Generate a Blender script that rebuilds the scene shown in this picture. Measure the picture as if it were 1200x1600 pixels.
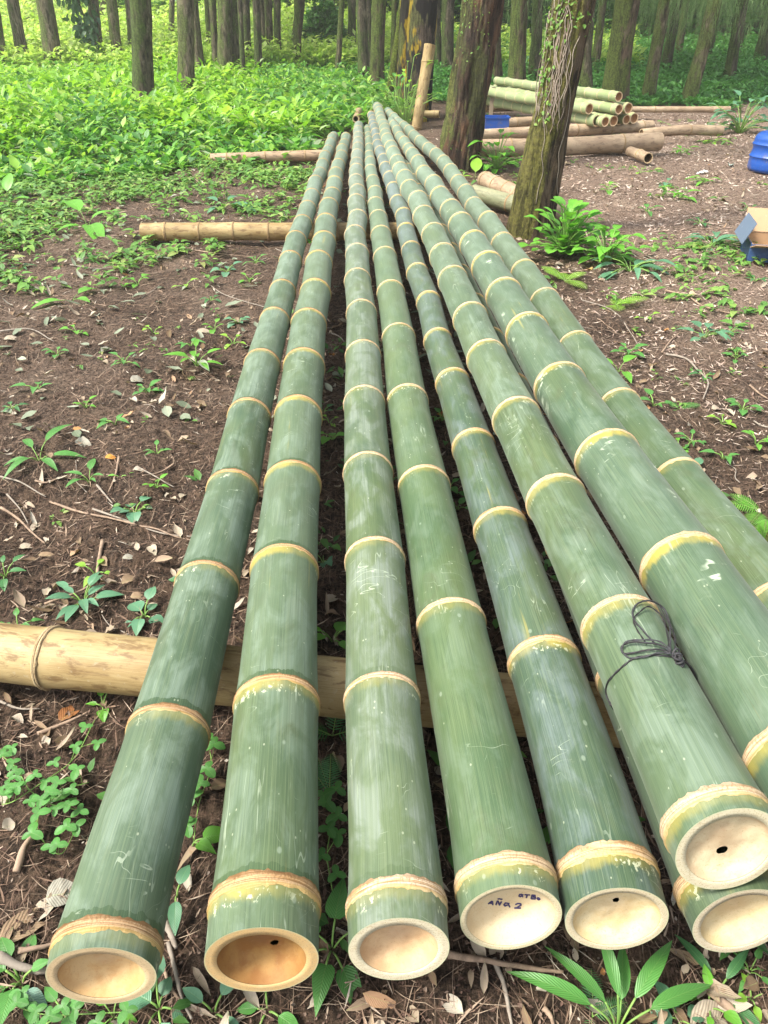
import bpy, math, random
import numpy as np
from mathutils import Vector
from mathutils.bvhtree import BVHTree

for _o in list(bpy.data.objects): bpy.data.objects.remove(_o)
SC = bpy.context.scene
COL = SC.collection
rad = math.radians

# ------------------------------------------------------------------ camera, sky, sun, exposure
CAM_H = 1.6; PITCH = 34.1; FPX = 1150.0
cam = bpy.data.cameras.new("camera"); camo = bpy.data.objects.new("camera", cam); COL.objects.link(camo)
camo.location = (0, 0, CAM_H); camo.rotation_euler = (rad(90 - PITCH), 0, 0)
cam.sensor_fit = 'VERTICAL'; cam.sensor_height = 36.0; cam.lens = 36.0 * FPX / 1600.0
cam.clip_start = 0.05; cam.clip_end = 1000
SC.camera = camo

SUN_EL = 54; SUN_AZ = -112          # azimuth measured from +Y, negative is left
w = bpy.data.worlds.new("World"); SC.world = w; w.use_nodes = True
nt = w.node_tree; bg = nt.nodes['Background']
sky = nt.nodes.new('ShaderNodeTexSky'); sky.sky_type = 'NISHITA'; sky.sun_disc = False
sky.sun_elevation = rad(SUN_EL); sky.sun_rotation = rad(SUN_AZ); sky.dust_density = 4.0; sky.air_density = 1.2; sky.ozone_density = 0.6
hs = nt.nodes.new('ShaderNodeHueSaturation'); hs.inputs['Saturation'].default_value = 0.45; nt.links.new(sky.outputs[0], hs.inputs['Color']); nt.links.new(hs.outputs[0], bg.inputs[0]); bg.inputs[1].default_value = 0.15
sun = bpy.data.lights.new("sun", 'SUN'); suno = bpy.data.objects.new("sun", sun); COL.objects.link(suno)
sun.energy = 3.0; sun.angle = rad(12); sun.color = (1.0, 0.95, 0.86)
sd = Vector((math.sin(rad(SUN_AZ)) * math.cos(rad(SUN_EL)), math.cos(rad(SUN_AZ)) * math.cos(rad(SUN_EL)), math.sin(rad(SUN_EL))))
suno.rotation_euler = sd.to_track_quat('Z', 'Y').to_euler(); suno.location = (0, 0, 20)
SC.view_settings.view_transform = 'Standard'; SC.view_settings.look = 'None'
SC.view_settings.exposure = 1.30; SC.view_settings.gamma = 1.0

# ------------------------------------------------------------------ numpy noise
_rs = np.random.RandomState(7)
_tab = _rs.rand(4096)
def _h(ix, iy, iz):
    return _tab[(ix * 73 + iy * 1619 + iz * 3571 + (ix * iy) % 911) & 4095]
def vn(x, y, z=0.0):
    x = np.asarray(x, float) + 500; y = np.asarray(y, float) + 500; z = np.asarray(z, float) + 500 + 0 * x
    ix = np.floor(x).astype(int); iy = np.floor(y).astype(int); iz = np.floor(z).astype(int)
    fx = x - ix; fy = y - iy; fz = z - iz
    fx = fx * fx * (3 - 2 * fx); fy = fy * fy * (3 - 2 * fy); fz = fz * fz * (3 - 2 * fz)
    r = 0
    for a in (0, 1):
        for b in (0, 1):
            for c in (0, 1):
                r = r + _h(ix + a, iy + b, iz + c) * (fx if a else 1 - fx) * (fy if b else 1 - fy) * (fz if c else 1 - fz)
    return r * 2 - 1
def fbm(x, y, z=0.0, o=4):
    r = 0; a = 1.0; f = 1.0
    for i in range(o):
        r = r + a * vn(np.asarray(x) * f + i * 13.7, np.asarray(y) * f + i * 5.1, np.asarray(z) * f); a *= .5; f *= 2.03
    return r
def sstep(a, b, x):
    t = np.clip((np.asarray(x, float) - a) / (b - a), 0, 1); return t * t * (3 - 2 * t)

# ------------------------------------------------------------------ terrain height
def hmacro(x, y):
    x = np.asarray(x, float); y = np.asarray(y, float)
    left = sstep(6, -4, x)
    h = left * 0.16 * np.maximum(0, y - 25) + (1 - left) * 0.07 * np.maximum(0, y - 27)
    h = h + 0.10 * vn(x * .12 + 3, y * .12) * sstep(3, 12, y)
    return h
def gh(x, y, fine=True):
    x = np.asarray(x, float); y = np.asarray(y, float)
    h = hmacro(x, y) + 0.035 * fbm(x * 1.3, y * 1.3, 0, 3)
    # hollow and bank left of the poles
    h = h - 0.07 * np.exp(-(((x + 1.25) / .35) ** 2 + ((y - 2.1) / .3) ** 2))
    h = h + 0.05 * np.exp(-(((x + 1.5) / .5) ** 2 + ((y - 2.75) / .3) ** 2))
    h = h - 0.03
    if fine:
        near = sstep(9, 2, y)
        h = h + near * (0.022 * fbm(x * 7, y * 7, 2, 3) + 0.015 * np.maximum(0, fbm(x * 19, y * 19, 7, 3)) + 0.0045 * fbm(x * 45, y * 45, 5, 2))
    return h
CT, ST = math.cos(rad(PITCH)), math.sin(rad(PITCH))
def ray(px, py):
    u = (px - 600) / FPX; v = (py - 800) / FPX
    return Vector((u, CT - v * ST, -ST - v * CT)).normalized()
def at(px, py, z=0.0):
    d = ray(px, py); t = (z - CAM_H) / d.z
    return Vector((0, 0, CAM_H)) + d * t
def atg(px, py, dz=0.0):
    """point on the terrain seen at this place of the photograph"""
    d = ray(px, py); t = 0.6; last = t
    for i in range(3000):
        p = Vector((0, 0, CAM_H)) + d * t
        if p.z < float(gh(p.x, p.y, False)) + dz: break
        last = t; t *= 1.004
    p = Vector((0, 0, CAM_H)) + d * (t + last) / 2
    return Vector((p.x, p.y, float(gh(p.x, p.y)) + dz))
def aty(px, py, Y):
    d = ray(px, py); t = Y / d.y
    return Vector((0, 0, CAM_H)) + d * t

# ------------------------------------------------------------------ mesh helpers
def mesh_np(name, V, F, mats, uv=None, attrs=None, smooth=True, midx=None, loc=None):
    V = np.asarray(V, np.float32).reshape(-1, 3)
    if loc is not None: V = V - np.array(loc, np.float32)
    F = np.asarray(F, np.int32)
    me = bpy.data.meshes.new(name)
    n = F.shape[1]
    me.vertices.add(len(V)); me.vertices.foreach_set('co', V.ravel())
    me.loops.add(F.size); me.loops.foreach_set('vertex_index', F.ravel())
    me.polygons.add(len(F)); me.polygons.foreach_set('loop_start', np.arange(0, F.size, n, dtype=np.int32))
    me.polygons.foreach_set('loop_total', np.full(len(F), n, np.int32))
    if smooth: me.polygons.foreach_set('use_smooth', np.ones(len(F), bool))
    if midx is not None: me.polygons.foreach_set('material_index', np.asarray(midx, np.int32))
    if uv is not None:
        l = me.uv_layers.new(name='UVMap'); l.data.foreach_set('uv', np.asarray(uv, np.float32)[F.ravel()].ravel())
    if attrs:
        for k, a in attrs.items():
            at_ = me.attributes.new(k, 'FLOAT', 'POINT'); at_.data.foreach_set('value', np.asarray(a, np.float32).ravel())
    me.update(calc_edges=True); me.validate()
    for m in (mats if isinstance(mats, (list, tuple)) else [mats]): me.materials.append(m)
    return me
def link(name, me, parent=None, loc=None):
    o = bpy.data.objects.new(name, me); COL.objects.link(o)
    if parent: o.parent = parent
    if loc is not None: o.location = loc
    return o
def tag(o, label=None, cat=None, group=None, kind=None):
    if label: o['label'] = label
    if cat: o['category'] = cat
    if group: o['group'] = group
    if kind: o['kind'] = kind
    return o
def thing(name, loc, label, cat, group=None):
    o = bpy.data.objects.new(name, None); COL.objects.link(o); o.empty_display_size = .05
    o.location = loc; return tag(o, label, cat, group)
def copy_thing(root, loc, rz=0, sc=1.0, label=None, rot=None):
    r = root.copy(); COL.objects.link(r); r.location = loc; r.rotation_euler = rot or (0, 0, rz); r.scale = (sc, sc, sc)
    if label: r['label'] = label
    for ch in list(root.children):
        c = ch.copy(); COL.objects.link(c); c.parent = r
        for g in list(ch.children):
            d = g.copy(); COL.objects.link(d); d.parent = c
    return r
def grid_faces(nr, nc, wrap=True):
    i = np.arange(nr - 1)[:, None]; j = np.arange(nc if wrap else nc - 1)[None, :]
    a = i * nc + j; b = i * nc + (j + 1) % nc; c = (i + 1) * nc + (j + 1) % nc; d = (i + 1) * nc + j
    return np.stack([a, b, c, d], -1).reshape(-1, 4)
def norm(a): return a / np.maximum(np.linalg.norm(a, axis=-1, keepdims=True), 1e-9)
def catmull(P, n):
    P = np.asarray(P, float)
    k = np.maximum(np.linalg.norm(np.diff(P, axis=0), axis=1), 1e-6); sl = np.diff(P, axis=0) / k[:, None]; M = np.zeros_like(P); out = []
    M[0] = sl[0]; M[-1] = sl[-1]
    if len(P) > 2: M[1:-1] = (sl[:-1] * k[1:, None] + sl[1:] * k[:-1, None]) / (k[1:] + k[:-1])[:, None]
    for i in range(len(P) - 1):
        t = np.linspace(0, 1, n, endpoint=False)[:, None]; h = k[i]
        out.append((2 * t ** 3 - 3 * t ** 2 + 1) * P[i] + (t ** 3 - 2 * t ** 2 + t) * h * M[i] + (-2 * t ** 3 + 3 * t ** 2) * P[i + 1] + (t ** 3 - t ** 2) * h * M[i + 1])
    out.append(P[-1:]); return np.vstack(out)
def frames(P, up=(0, 0, 1)):
    T = norm(np.gradient(P, axis=0)); up = np.array(up, float)
    if abs(T[0] @ up) > .9: up = np.array([0., 1, 0])
    U = norm(np.cross(T, up)); V = np.cross(U, T); return T, U, V
def tube_data(P, r, n=8, jit=0, cap=True):
    P = np.asarray(P, float); T, U, V = frames(P); r = np.broadcast_to(np.asarray(r, float), (len(P),))
    a = np.linspace(0, 2 * np.pi, n, endpoint=False)
    rr = r[:, None] * (1 + (jit * vn(np.arange(len(P))[:, None] * .7 + P[0, 0] * 31, a[None, :] * 2) if jit else 0))
    W = P[:, None] + U[:, None] * (np.cos(a)[None, :, None] * rr[..., None]) + V[:, None] * (np.sin(a)[None, :, None] * rr[..., None])
    vs = W.reshape(-1, 3); f = grid_faces(len(P), n)
    if cap:
        k = len(vs); vs = np.vstack([vs, P[:1], P[-1:]]); j = np.arange(n); b = (len(P) - 1) * n
        f = np.vstack([f, np.stack([np.full(n, k), (j + 1) % n, j, j], -1), np.stack([np.full(n, k + 1), b + j, b + (j + 1) % n, b + (j + 1) % n], -1)])
    return vs, f
def merge(parts):
    V = []; F = []; o = 0
    for v, f in parts: V.append(v); F.append(np.asarray(f) + o); o += len(v)
    return np.vstack(V), np.vstack(F)
def tri_fix(me_name, V, F, mat, loc=None, smooth=True, uv=None):
    """faces may hold degenerate quads (triangles): built through from_pydata"""
    V = np.asarray(V, float)
    if loc is not None: V = V - np.array(loc)
    me = bpy.data.meshes.new(me_name)
    me.from_pydata(V.tolist(), [], [(list(dict.fromkeys(f))) for f in np.asarray(F).tolist()])
    if smooth:
        me.polygons.foreach_set('use_smooth', np.ones(len(me.polygons), bool))
    for m in (mat if isinstance(mat, (list, tuple)) else [mat]): me.materials.append(m)
    return me
def box_data(c, s, rz=0, ry=0, rx=0):
    from mathutils import Euler
    R = np.array(Euler((rx, ry, rz)).to_matrix())
    b = []
    for x in (-1, 1):
        for y in (-1, 1):
            for z in (-1, 1): b.append((x * s[0] / 2, y * s[1] / 2, z * s[2] / 2))
    V = np.array(b) @ R.T + np.array(c)
    F = np.array([(0, 1, 3, 2), (4, 6, 7, 5), (0, 4, 5, 1), (2, 3, 7, 6), (0, 2, 6, 4), (1, 5, 7, 3)])
    return V, F

# ------------------------------------------------------------------ material helpers
class NT:
    def __init__(s, name):
        s.m = bpy.data.materials.new(name); s.m.use_nodes = True; s.t = s.m.node_tree; s.b = s.t.nodes['Principled BSDF']; s.out = s.t.nodes['Material Output']
    def n(s, typ, **kw):
        n = s.t.nodes.new(typ)
        for k, v in kw.items():
            if k.startswith('i_'):
                key = k[2:]; key = int(key) if key.isdigit() else key.replace('_', ' ')
                s.put(n.inputs[key], v)
            else: setattr(n, k, v)
        return n
    def put(s, sock, v):
        if isinstance(v, bpy.types.NodeSocket): s.t.links.new(v, sock)
        elif isinstance(v, bpy.types.Node): s.t.links.new(v.outputs[0], sock)
        else: sock.default_value = v
    def math(s, op, a, b=0.0, c=0.0, clamp=False):
        n = s.t.nodes.new('ShaderNodeMath'); n.operation = op; n.use_clamp = clamp
        s.put(n.inputs[0], a); s.put(n.inputs[1], b); s.put(n.inputs[2], c); return n.outputs[0]
    def mix(s, f, a, b, mode='MIX'):
        n = s.t.nodes.new('ShaderNodeMix'); n.data_type = 'RGBA'; n.blend_type = mode
        s.put(n.inputs[0], f); s.put(n.inputs[6], c4(a)); s.put(n.inputs[7], c4(b)); return n.outputs[2]
    def noise(s, vec, scale, detail=4, rough=.55, dist=0.0):
        n = s.t.nodes.new('ShaderNodeTexNoise'); s.put(n.inputs['Vector'], vec); n.inputs['Scale'].default_value = scale
        n.inputs['Detail'].default_value = detail; n.inputs['Roughness'].default_value = rough; n.inputs['Distortion'].default_value = dist; return n.outputs[0]
    def map(s, vec, scale, loc=(0, 0, 0)):
        n = s.t.nodes.new('ShaderNodeMapping'); s.put(n.inputs[0], vec); n.inputs['Scale'].default_value = scale; n.inputs['Location'].default_value = loc; return n.outputs[0]
    def ramp(s, f, stops, interp='LINEAR'):
        n = s.t.nodes.new('ShaderNodeValToRGB'); s.put(n.inputs[0], f); e = n.color_ramp.elements; n.color_ramp.interpolation = interp
        while len(e) < len(stops): e.new(.5)
        for el, (p, c) in zip(e, stops): el.position = p; el.color = c4(c)
        return n.outputs[0]
    def sm(s, a, b, x):
        n = s.t.nodes.new('ShaderNodeMapRange'); n.interpolation_type = 'SMOOTHSTEP'; s.put(n.inputs[0], x)
        s.put(n.inputs[1], a); s.put(n.inputs[2], b); return n.outputs[0]
    def attr(s, name): return s.n('ShaderNodeAttribute', attribute_name=name).outputs['Fac']
    def bump(s, h, strength=.3, dist=.01, nrm=None):
        n = s.t.nodes.new('ShaderNodeBump'); s.put(n.inputs['Height'], h); n.inputs['Strength'].default_value = strength; n.inputs['Distance'].default_value = dist
        if nrm is not None: s.put(n.inputs['Normal'], nrm)
        return n.outputs[0]
    def fin(s, col, rough=.6, bump=None, spec=None):
        s.put(s.b.inputs['Base Color'], c4(col) if isinstance(col, tuple) else col); s.put(s.b.inputs['Roughness'], rough)
        if bump is not None: s.put(s.b.inputs['Normal'], bump)
        if spec is not None: s.put(s.b.inputs['Specular IOR Level'], spec)
        return s.m
def c4(c): return (*c, 1.0) if isinstance(c, tuple) and len(c) == 3 else c
def texco(k, which='Object'): return k.n('ShaderNodeTexCoord').outputs[which]

def mat_culm(name, seed, green=(.085, .17, .085), green2=(.14, .24, .10), bloom=.5, yellow=.6, dark_after=.3, bloomcol=(.17, .225, .175), tan_far=0.0, scar=0.0):
    k = NT(name); uv = texco(k, 'UV'); off = (seed * 3.1, seed * 1.7, seed * 5.3)
    uv = k.map(uv, (1, 1, 1), off)
    fib = k.noise(k.map(uv, (520, 5, 1)), 1, 3, .65)
    fib2 = k.noise(k.map(uv, (170, 1.6, 1)), 1, 3, .6)
    cloud = k.noise(k.map(uv, (5, 3.0, 1)), 1, 5, .6)
    cloud2 = k.noise(k.map(uv, (14, 6, 1), (4, 2, 0)), 1, 6, .65, .6)
    nda = k.attr('nda'); ndb = k.attr('ndb'); rnd = k.attr('ino')
    rnd = k.attr('ino')
    col = k.mix(k.sm(.35, .68, cloud), green, green2)
    col = k.mix(k.math('MULTIPLY', k.sm(.5, .75, fib2), .22), col, (.11, .15, .055))
    col = k.mix(k.math('MULTIPLY', k.sm(.48, .66, k.noise(k.map(uv, (3.5, 1.3, 1), (1, 9, 0)), 1, 3)), .45), col, (.085, .115, .035))
    col = k.mix(k.math('MULTIPLY', k.sm(.50, .68, k.noise(k.map(uv, (9, 4, 1), (7, 2, 0)), 1, 6, .7, 1.0)), .45), col, (.060, .070, .032))
    col = k.mix(k.math('MULTIPLY', rnd, .35), col, (green2[0] * 1.1, green2[1] * 1.05, green2[2]))
    # pale waxy bloom, patchy, less of it just after a node
    bw = k.math('MULTIPLY', k.math('MULTIPLY', k.sm(.42, .64, cloud2), k.math('MULTIPLY_ADD', k.sm(.3, .7, fib2), .7, .5)), bloom)
    bw = k.math('ADD', bw, k.math('MULTIPLY', rnd, .16), clamp=True)
    up_ = k.math('MULTIPLY', k.sm(1.8, 7.5, k.n('ShaderNodeSeparateXYZ', i_0=texco(k, 'UV')).outputs[1]), .45)  # paler toward the far end: waxier tips, plus grazing sky sheen painted in
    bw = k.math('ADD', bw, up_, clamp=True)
    edge = k.math('MULTIPLY_ADD', k.noise(k.map(uv, (70, 30, 1)), 1, 3), .03, 0.012)
    after = k.math('LESS_THAN', nda, edge)
    after = k.math('MULTIPLY', after, dark_after)
    bw = k.math('MULTIPLY', bw, k.math('SUBTRACT', 1.0, after))
    col = k.mix(bw, col, bloomcol)
    col = k.mix(k.math('MULTIPLY', after, .45), col, (.025, .055, .02))
    # fibres
    col = k.mix(k.math('MULTIPLY', k.sm(.48, .70, fib), .30), col, (.165, .205, .11))
    col = k.mix(k.math('MULTIPLY', k.sm(.50, .28, fib), .38), col, (.014, .030, .016))
    # yellow flush on the lower side of every node, streaking down
    yn = k.math('MULTIPLY_ADD', k.noise(k.map(uv, (45, 14, 1), (9, 1, 0)), 1, 5, .7), .040, -0.020)
    yw = k.sm(.040, .018, k.math('ADD', ndb, yn))
    yb = k.math('MULTIPLY_ADD', k.sm(.35, .65, k.noise(k.map(uv, (12, .9, 1), (2, 7, 0)), 1, 2)), .7, .3)
    yb = k.math('MULTIPLY', yb, k.math('MULTIPLY_ADD', rnd, .6, .7))
    col = k.mix(k.math('MULTIPLY', k.math('MULTIPLY', yw, yb), yellow * .75, clamp=True), col, (.35, .28, .045))
    ys = k.math('MULTIPLY', k.sm(.62, .74, k.noise(k.map(uv, (60, 1.6, 1), (5, 3, 0)), 1, 4, .6)), k.sm(.5, .62, cloud))
    col = k.mix(k.math('MULTIPLY', ys, yellow * .6), col, (.28, .24, .06))
    # scratches: thin contour lines of a warped noise, only inside patches
    for (sx, sy, lo, th, a, ds) in ((20, 2.0, 1.0, .0055, .35, .05), (30, 3.5, 6.0, .0065, .22, .1), (11, 9, 9.0, .0022, .35, .1), (5, 16, 3.0, .0040 + scar * .02, .45 + scar * .35, .3)):
        c = k.noise(k.map(uv, (sx, sy, 1), (lo, lo, lo)), 1, 2, .5, ds)
        line = k.math('LESS_THAN', k.math('ABSOLUTE', k.math('SUBTRACT', c, .5)), th)
        gate = k.sm(.58, .66, k.noise(k.map(uv, (7, 3.5, 1), (lo * 2, 0, lo)), 1, 4, .65))
        col = k.mix(k.math('MULTIPLY', k.math('MULTIPLY', line, gate), a), col, (.42, .48, .36))
    vor = k.n('ShaderNodeTexVoronoi', feature='F1', i_Vector=k.map(uv, (34, 22, 1)), i_Scale=1.0)
    sp = k.math('MULTIPLY', k.sm(.20, .12, vor.outputs['Distance']), k.math('GREATER_THAN', k.n('ShaderNodeSeparateColor', i_0=vor.outputs['Color']).outputs[0], .93))
    col = k.mix(k.math('MULTIPLY', sp, .35), col, (.28, .34, .26))
    vor2 = k.n('ShaderNodeTexVoronoi', feature='F1', i_Vector=k.map(uv, (90, 60, 1)), i_Scale=1.0)
    sp2 = k.math('MULTIPLY', k.sm(.22, .14, vor2.outputs['Distance']), k.math('GREATER_THAN', k.n('ShaderNodeSeparateColor', i_0=vor2.outputs['Color']).outputs[1], .955))
    col = k.mix(k.math('MULTIPLY', sp2, .4), col, (.42, .45, .32))
    fl = k.math('MULTIPLY', k.math('MULTIPLY', k.sm(.046, .036, ndb), k.sm(.016, .022, ndb)), k.sm(.56, .60, k.noise(k.map(uv, (110, 70, 1), (1, 4, 0)), 1, 3, .6)))
    fl = k.math('MULTIPLY', fl, k.sm(.53, .60, k.noise(k.map(uv, (9, 4, 1), (6, 4, 0)), 1, 2)))
    col = k.mix(k.math('MULTIPLY', fl, .6), col, (.50, .52, .36))
    # scuffed tan spots
    sc = k.math('MULTIPLY', k.sm(.70, .76, k.noise(k.map(uv, (26, 3.5, 1), (8, 8, 0)), 1, 5, .7)), k.sm(.45, .6, fib))
    col = k.mix(k.math('MULTIPLY', sc, .8), col, (.50, .42, .24))
    if tan_far: col = k.mix(tan_far, col, (.40, .36, .20))
    rough = k.math('MULTIPLY_ADD', bw, .18, .46)
    rough = k.math('ADD', rough, k.math('MULTIPLY', fib, .12))
    b1 = k.bump(fib, .12, .0015); b2 = k.bump(cloud2, .08, .006, b1)
    k.b.inputs['Sheen Weight'].default_value = .07; k.b.inputs['Sheen Roughness'].default_value = .45; k.b.inputs['Sheen Tint'].default_value = (.95, 1, .9, 1)
    return k.fin(col, rough, b2, .32)
def mat_ring(name, seed, c1=(.62, .44, .22), c2=(.72, .60, .40), dark=(.16, .085, .035), darkw=.6):
    k = NT(name); uv = k.map(texco(k, 'UV'), (1, 1, 1), (seed, seed * 2.3, 0)); nd = k.attr('nd')
    n1 = k.noise(k.map(uv, (10, 420, 1)), 1, 3, .65); n2 = k.noise(k.map(uv, (260, 120, 1)), 1, 4, .7)
    n3 = k.noise(k.map(uv, (18, 6, 1)), 1, 3)
    col = k.mix(k.sm(.40, .58, n1), c1, c2)
    col = k.mix(k.math('MULTIPLY', k.sm(.50, .36, n1), .6), col, (c1[0] * .45, c1[1] * .38, c1[2] * .3))
    col = k.mix(k.math('MULTIPLY', k.sm(.50, .62, n2), .55), col, (.28, .17, .08))
    edge = k.sm(.0015, .0075, k.math('ADD', nd, k.math('MULTIPLY_ADD', n2, .012, -.006)))
    col = k.mix(k.math('MULTIPLY', k.math('MULTIPLY', edge, k.sm(.3, .6, n3)), darkw), col, dark)
    line = k.math('LESS_THAN', k.math('ABSOLUTE', k.math('ADD', nd, k.math('MULTIPLY_ADD', n3, .003, -.0005))), .0008)
    col = k.mix(k.math('MULTIPLY', line, .7), col, dark)
    lo = k.sm(-.004, -.010, k.math('ADD', nd, k.math('MULTIPLY_ADD', n3, .010, -.005)))
    col = k.mix(k.math('MULTIPLY', lo, .55), col, (.42, .30, .10))
    return k.fin(col, .75, k.bump(k.math('ADD', n2, n1), .9, .003), .15)
def mat_cut(name, seed, base=(.60, .50, .33), brown=(.40, .23, .10), amt=.5, centre=(.55, .38, .22)):
    k = NT(name); uv = texco(k, 'UV'); ob = k.map(texco(k), (1, 1, 1), (seed * 3.7, seed, seed * 2))
    rr = k.n('ShaderNodeSeparateXYZ', i_0=uv).outputs[0]
    n = k.noise(ob, 22, 5, .6); n2 = k.noise(ob, 240, 3, .7); n3 = k.noise(k.map(ob, (1, 1, 5)), 55, 4, .6)
    col = k.mix(k.math('MULTIPLY', k.sm(.42, .66, n), amt), base, brown)
    col = k.mix(k.math('MULTIPLY', k.sm(.6, .1, rr), amt), col, centre)
    col = k.mix(k.math('MULTIPLY', k.sm(.62, .72, n3), .5 * amt + .1), col, (.30, .19, .08))
    col = k.mix(k.math('MULTIPLY', k.sm(.58, .70, n2), .45), col, (.30, .19, .09))
    n4 = k.noise(ob, 95, 6, .75, .8); col = k.mix(k.math('MULTIPLY', k.sm(.52, .64, n4), .35), col, brown)
    col = k.mix(k.math('MULTIPLY', k.sm(.84, .96, rr), .35), col, brown)
    return k.fin(col, .65, k.bump(n2, .25, .0015), .3)
def mat_wall(name, seed, base=(.66, .62, .46), skin=(.45, .50, .30)):
    k = NT(name); uv = texco(k, 'UV'); ob = k.map(texco(k), (1, 1, 1), (seed * 3.7, seed, seed * 2))
    rr = k.n('ShaderNodeSeparateXYZ', i_0=uv).outputs[0]
    pores = k.n('ShaderNodeTexVoronoi', feature='F1', i_Vector=ob, i_Scale=300.0).outputs['Distance']
    n = k.noise(ob, 40, 4)
    col = k.mix(k.math('MULTIPLY', k.sm(.38, .16, pores), .7), base, (.30, .21, .10))
    col = k.mix(k.math('MULTIPLY', k.sm(.5, .62, k.noise(k.map(ob, (60, 60, 400)), 1, 2)), .35), col, (.38, .30, .18))
    col = k.mix(k.math('MULTIPLY', k.sm(.55, .75, n), .4), col, (.55, .42, .24))
    col = k.mix(k.math('MULTIPLY', k.sm(.965, .995, rr), .55), col, skin)
    return k.fin(col, .7, k.bump(pores, .2, .001), .3)
def mat_dry(name, seed, a=(.23, .155, .06), b=(.35, .265, .125), stain=(.13, .075, .03), amt=.8):
    k = NT(name); uv = k.map(texco(k, 'UV'), (1, 1, 1), (seed * 2.2, seed, 0)); nd = k.attr('nd')
    fib = k.noise(k.map(uv, (300, 6, 1)), 1, 4, .65); cl = k.noise(k.map(uv, (7, 2.5, 1)), 1, 5, .65)
    cl2 = k.noise(k.map(uv, (30, 9, 1), (3, 3, 0)), 1, 5, .7, .5)
    col = k.mix(k.sm(.35, .65, cl), a, b)
    col = k.mix(k.math('MULTIPLY', k.sm(.45, .7, fib), .35), col, (.42, .33, .17))
    col = k.mix(k.math('MULTIPLY', k.sm(.48, .25, fib), .5), col, (.14, .08, .03))
    col = k.mix(k.math('MULTIPLY', k.sm(.50, .64, cl2), amt), col, stain)
    col = k.mix(k.math('MULTIPLY', k.sm(.020, .004, k.math('ABSOLUTE', nd)), .45), col, (.24, .16, .08))
    col = k.mix(k.math('MULTIPLY', k.sm(.60, .68, k.noise(k.map(uv, (45, 40, 1)), 1, 4, .7)), .2), col, (.45, .43, .34))
    return k.fin(col, .6, k.bump(k.math('ADD', fib, cl2), .3, .002), .35)
def mat_leaf(name, stops, trans=.45, rough=.42, vein=.4, blot=0.0, spec=.5, bumpy=.3):
    k = NT(name); g = k.n('ShaderNodeNewGeometry').outputs['Random Per Island']
    col = k.ramp(g, stops); uv = texco(k, 'UV'); s = k.n('ShaderNodeSeparateXYZ', i_0=uv)
    au = k.math('ABSOLUTE', s.outputs[0])
    mid = k.sm(.07, .015, au)
    sv = k.n('ShaderNodeTexWave', wave_type='BANDS', bands_direction='Y', i_Scale=4.2, i_Distortion=0.0)
    vv = k.n('ShaderNodeCombineXYZ', i_0=0.0, i_1=k.math('SUBTRACT', s.outputs[1], k.math('MULTIPLY', au, .30)), i_2=0.0)
    k.put(sv.inputs['Vector'], vv)
    svf = k.sm(.90, 1.0, sv.outputs['Fac'])
    veins = k.math('MAXIMUM', mid, k.math('MULTIPLY', svf, .5))
    col = k.mix(k.math('MULTIPLY', veins, vein), col, k.mix(.5, col, (.35, .50, .16)))
    nz = k.noise(texco(k), 9, 3); col = k.mix(k.math('MULTIPLY', k.sm(.4, .7, nz), .35), col, k.mix(.5, col, (.02, .05, .01)))
    if blot:
        bz = k.noise(texco(k), 60, 4, .7); col = k.mix(k.math('MULTIPLY', k.sm(.56, .68, bz), blot), col, (.20, .10, .04))
    k.fin(col, rough, k.bump(k.math('ADD', sv.outputs['Fac'], mid), bumpy, .003), spec)
    if trans:
        tr = k.n('ShaderNodeBsdfTranslucent'); k.put(tr.inputs[0], k.mix(.5, col, k.mix(1.0, col, (1.0, 1.0, .35), 'MULTIPLY')))
        mx = k.n('ShaderNodeMixShader'); mx.inputs[0].default_value = trans
        k.t.links.new(k.b.outputs[0], mx.inputs[1]); k.t.links.new(tr.outputs[0], mx.inputs[2]); k.t.links.new(mx.outputs[0], k.out.inputs[0])
    return k.m
def mat_island(name, stops, rough=.8, nscale=30, var=.4, dark=(.05, .03, .02)):
    k = NT(name); g = k.n('ShaderNodeNewGeometry').outputs['Random Per Island']; col = k.ramp(g, stops)
    nz = k.noise(texco(k), nscale, 4, .7); col = k.mix(k.math('MULTIPLY', k.sm(.4, .7, nz), var), col, dark)
    return k.fin(col, rough, k.bump(nz, .3, .003), .25)
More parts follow.
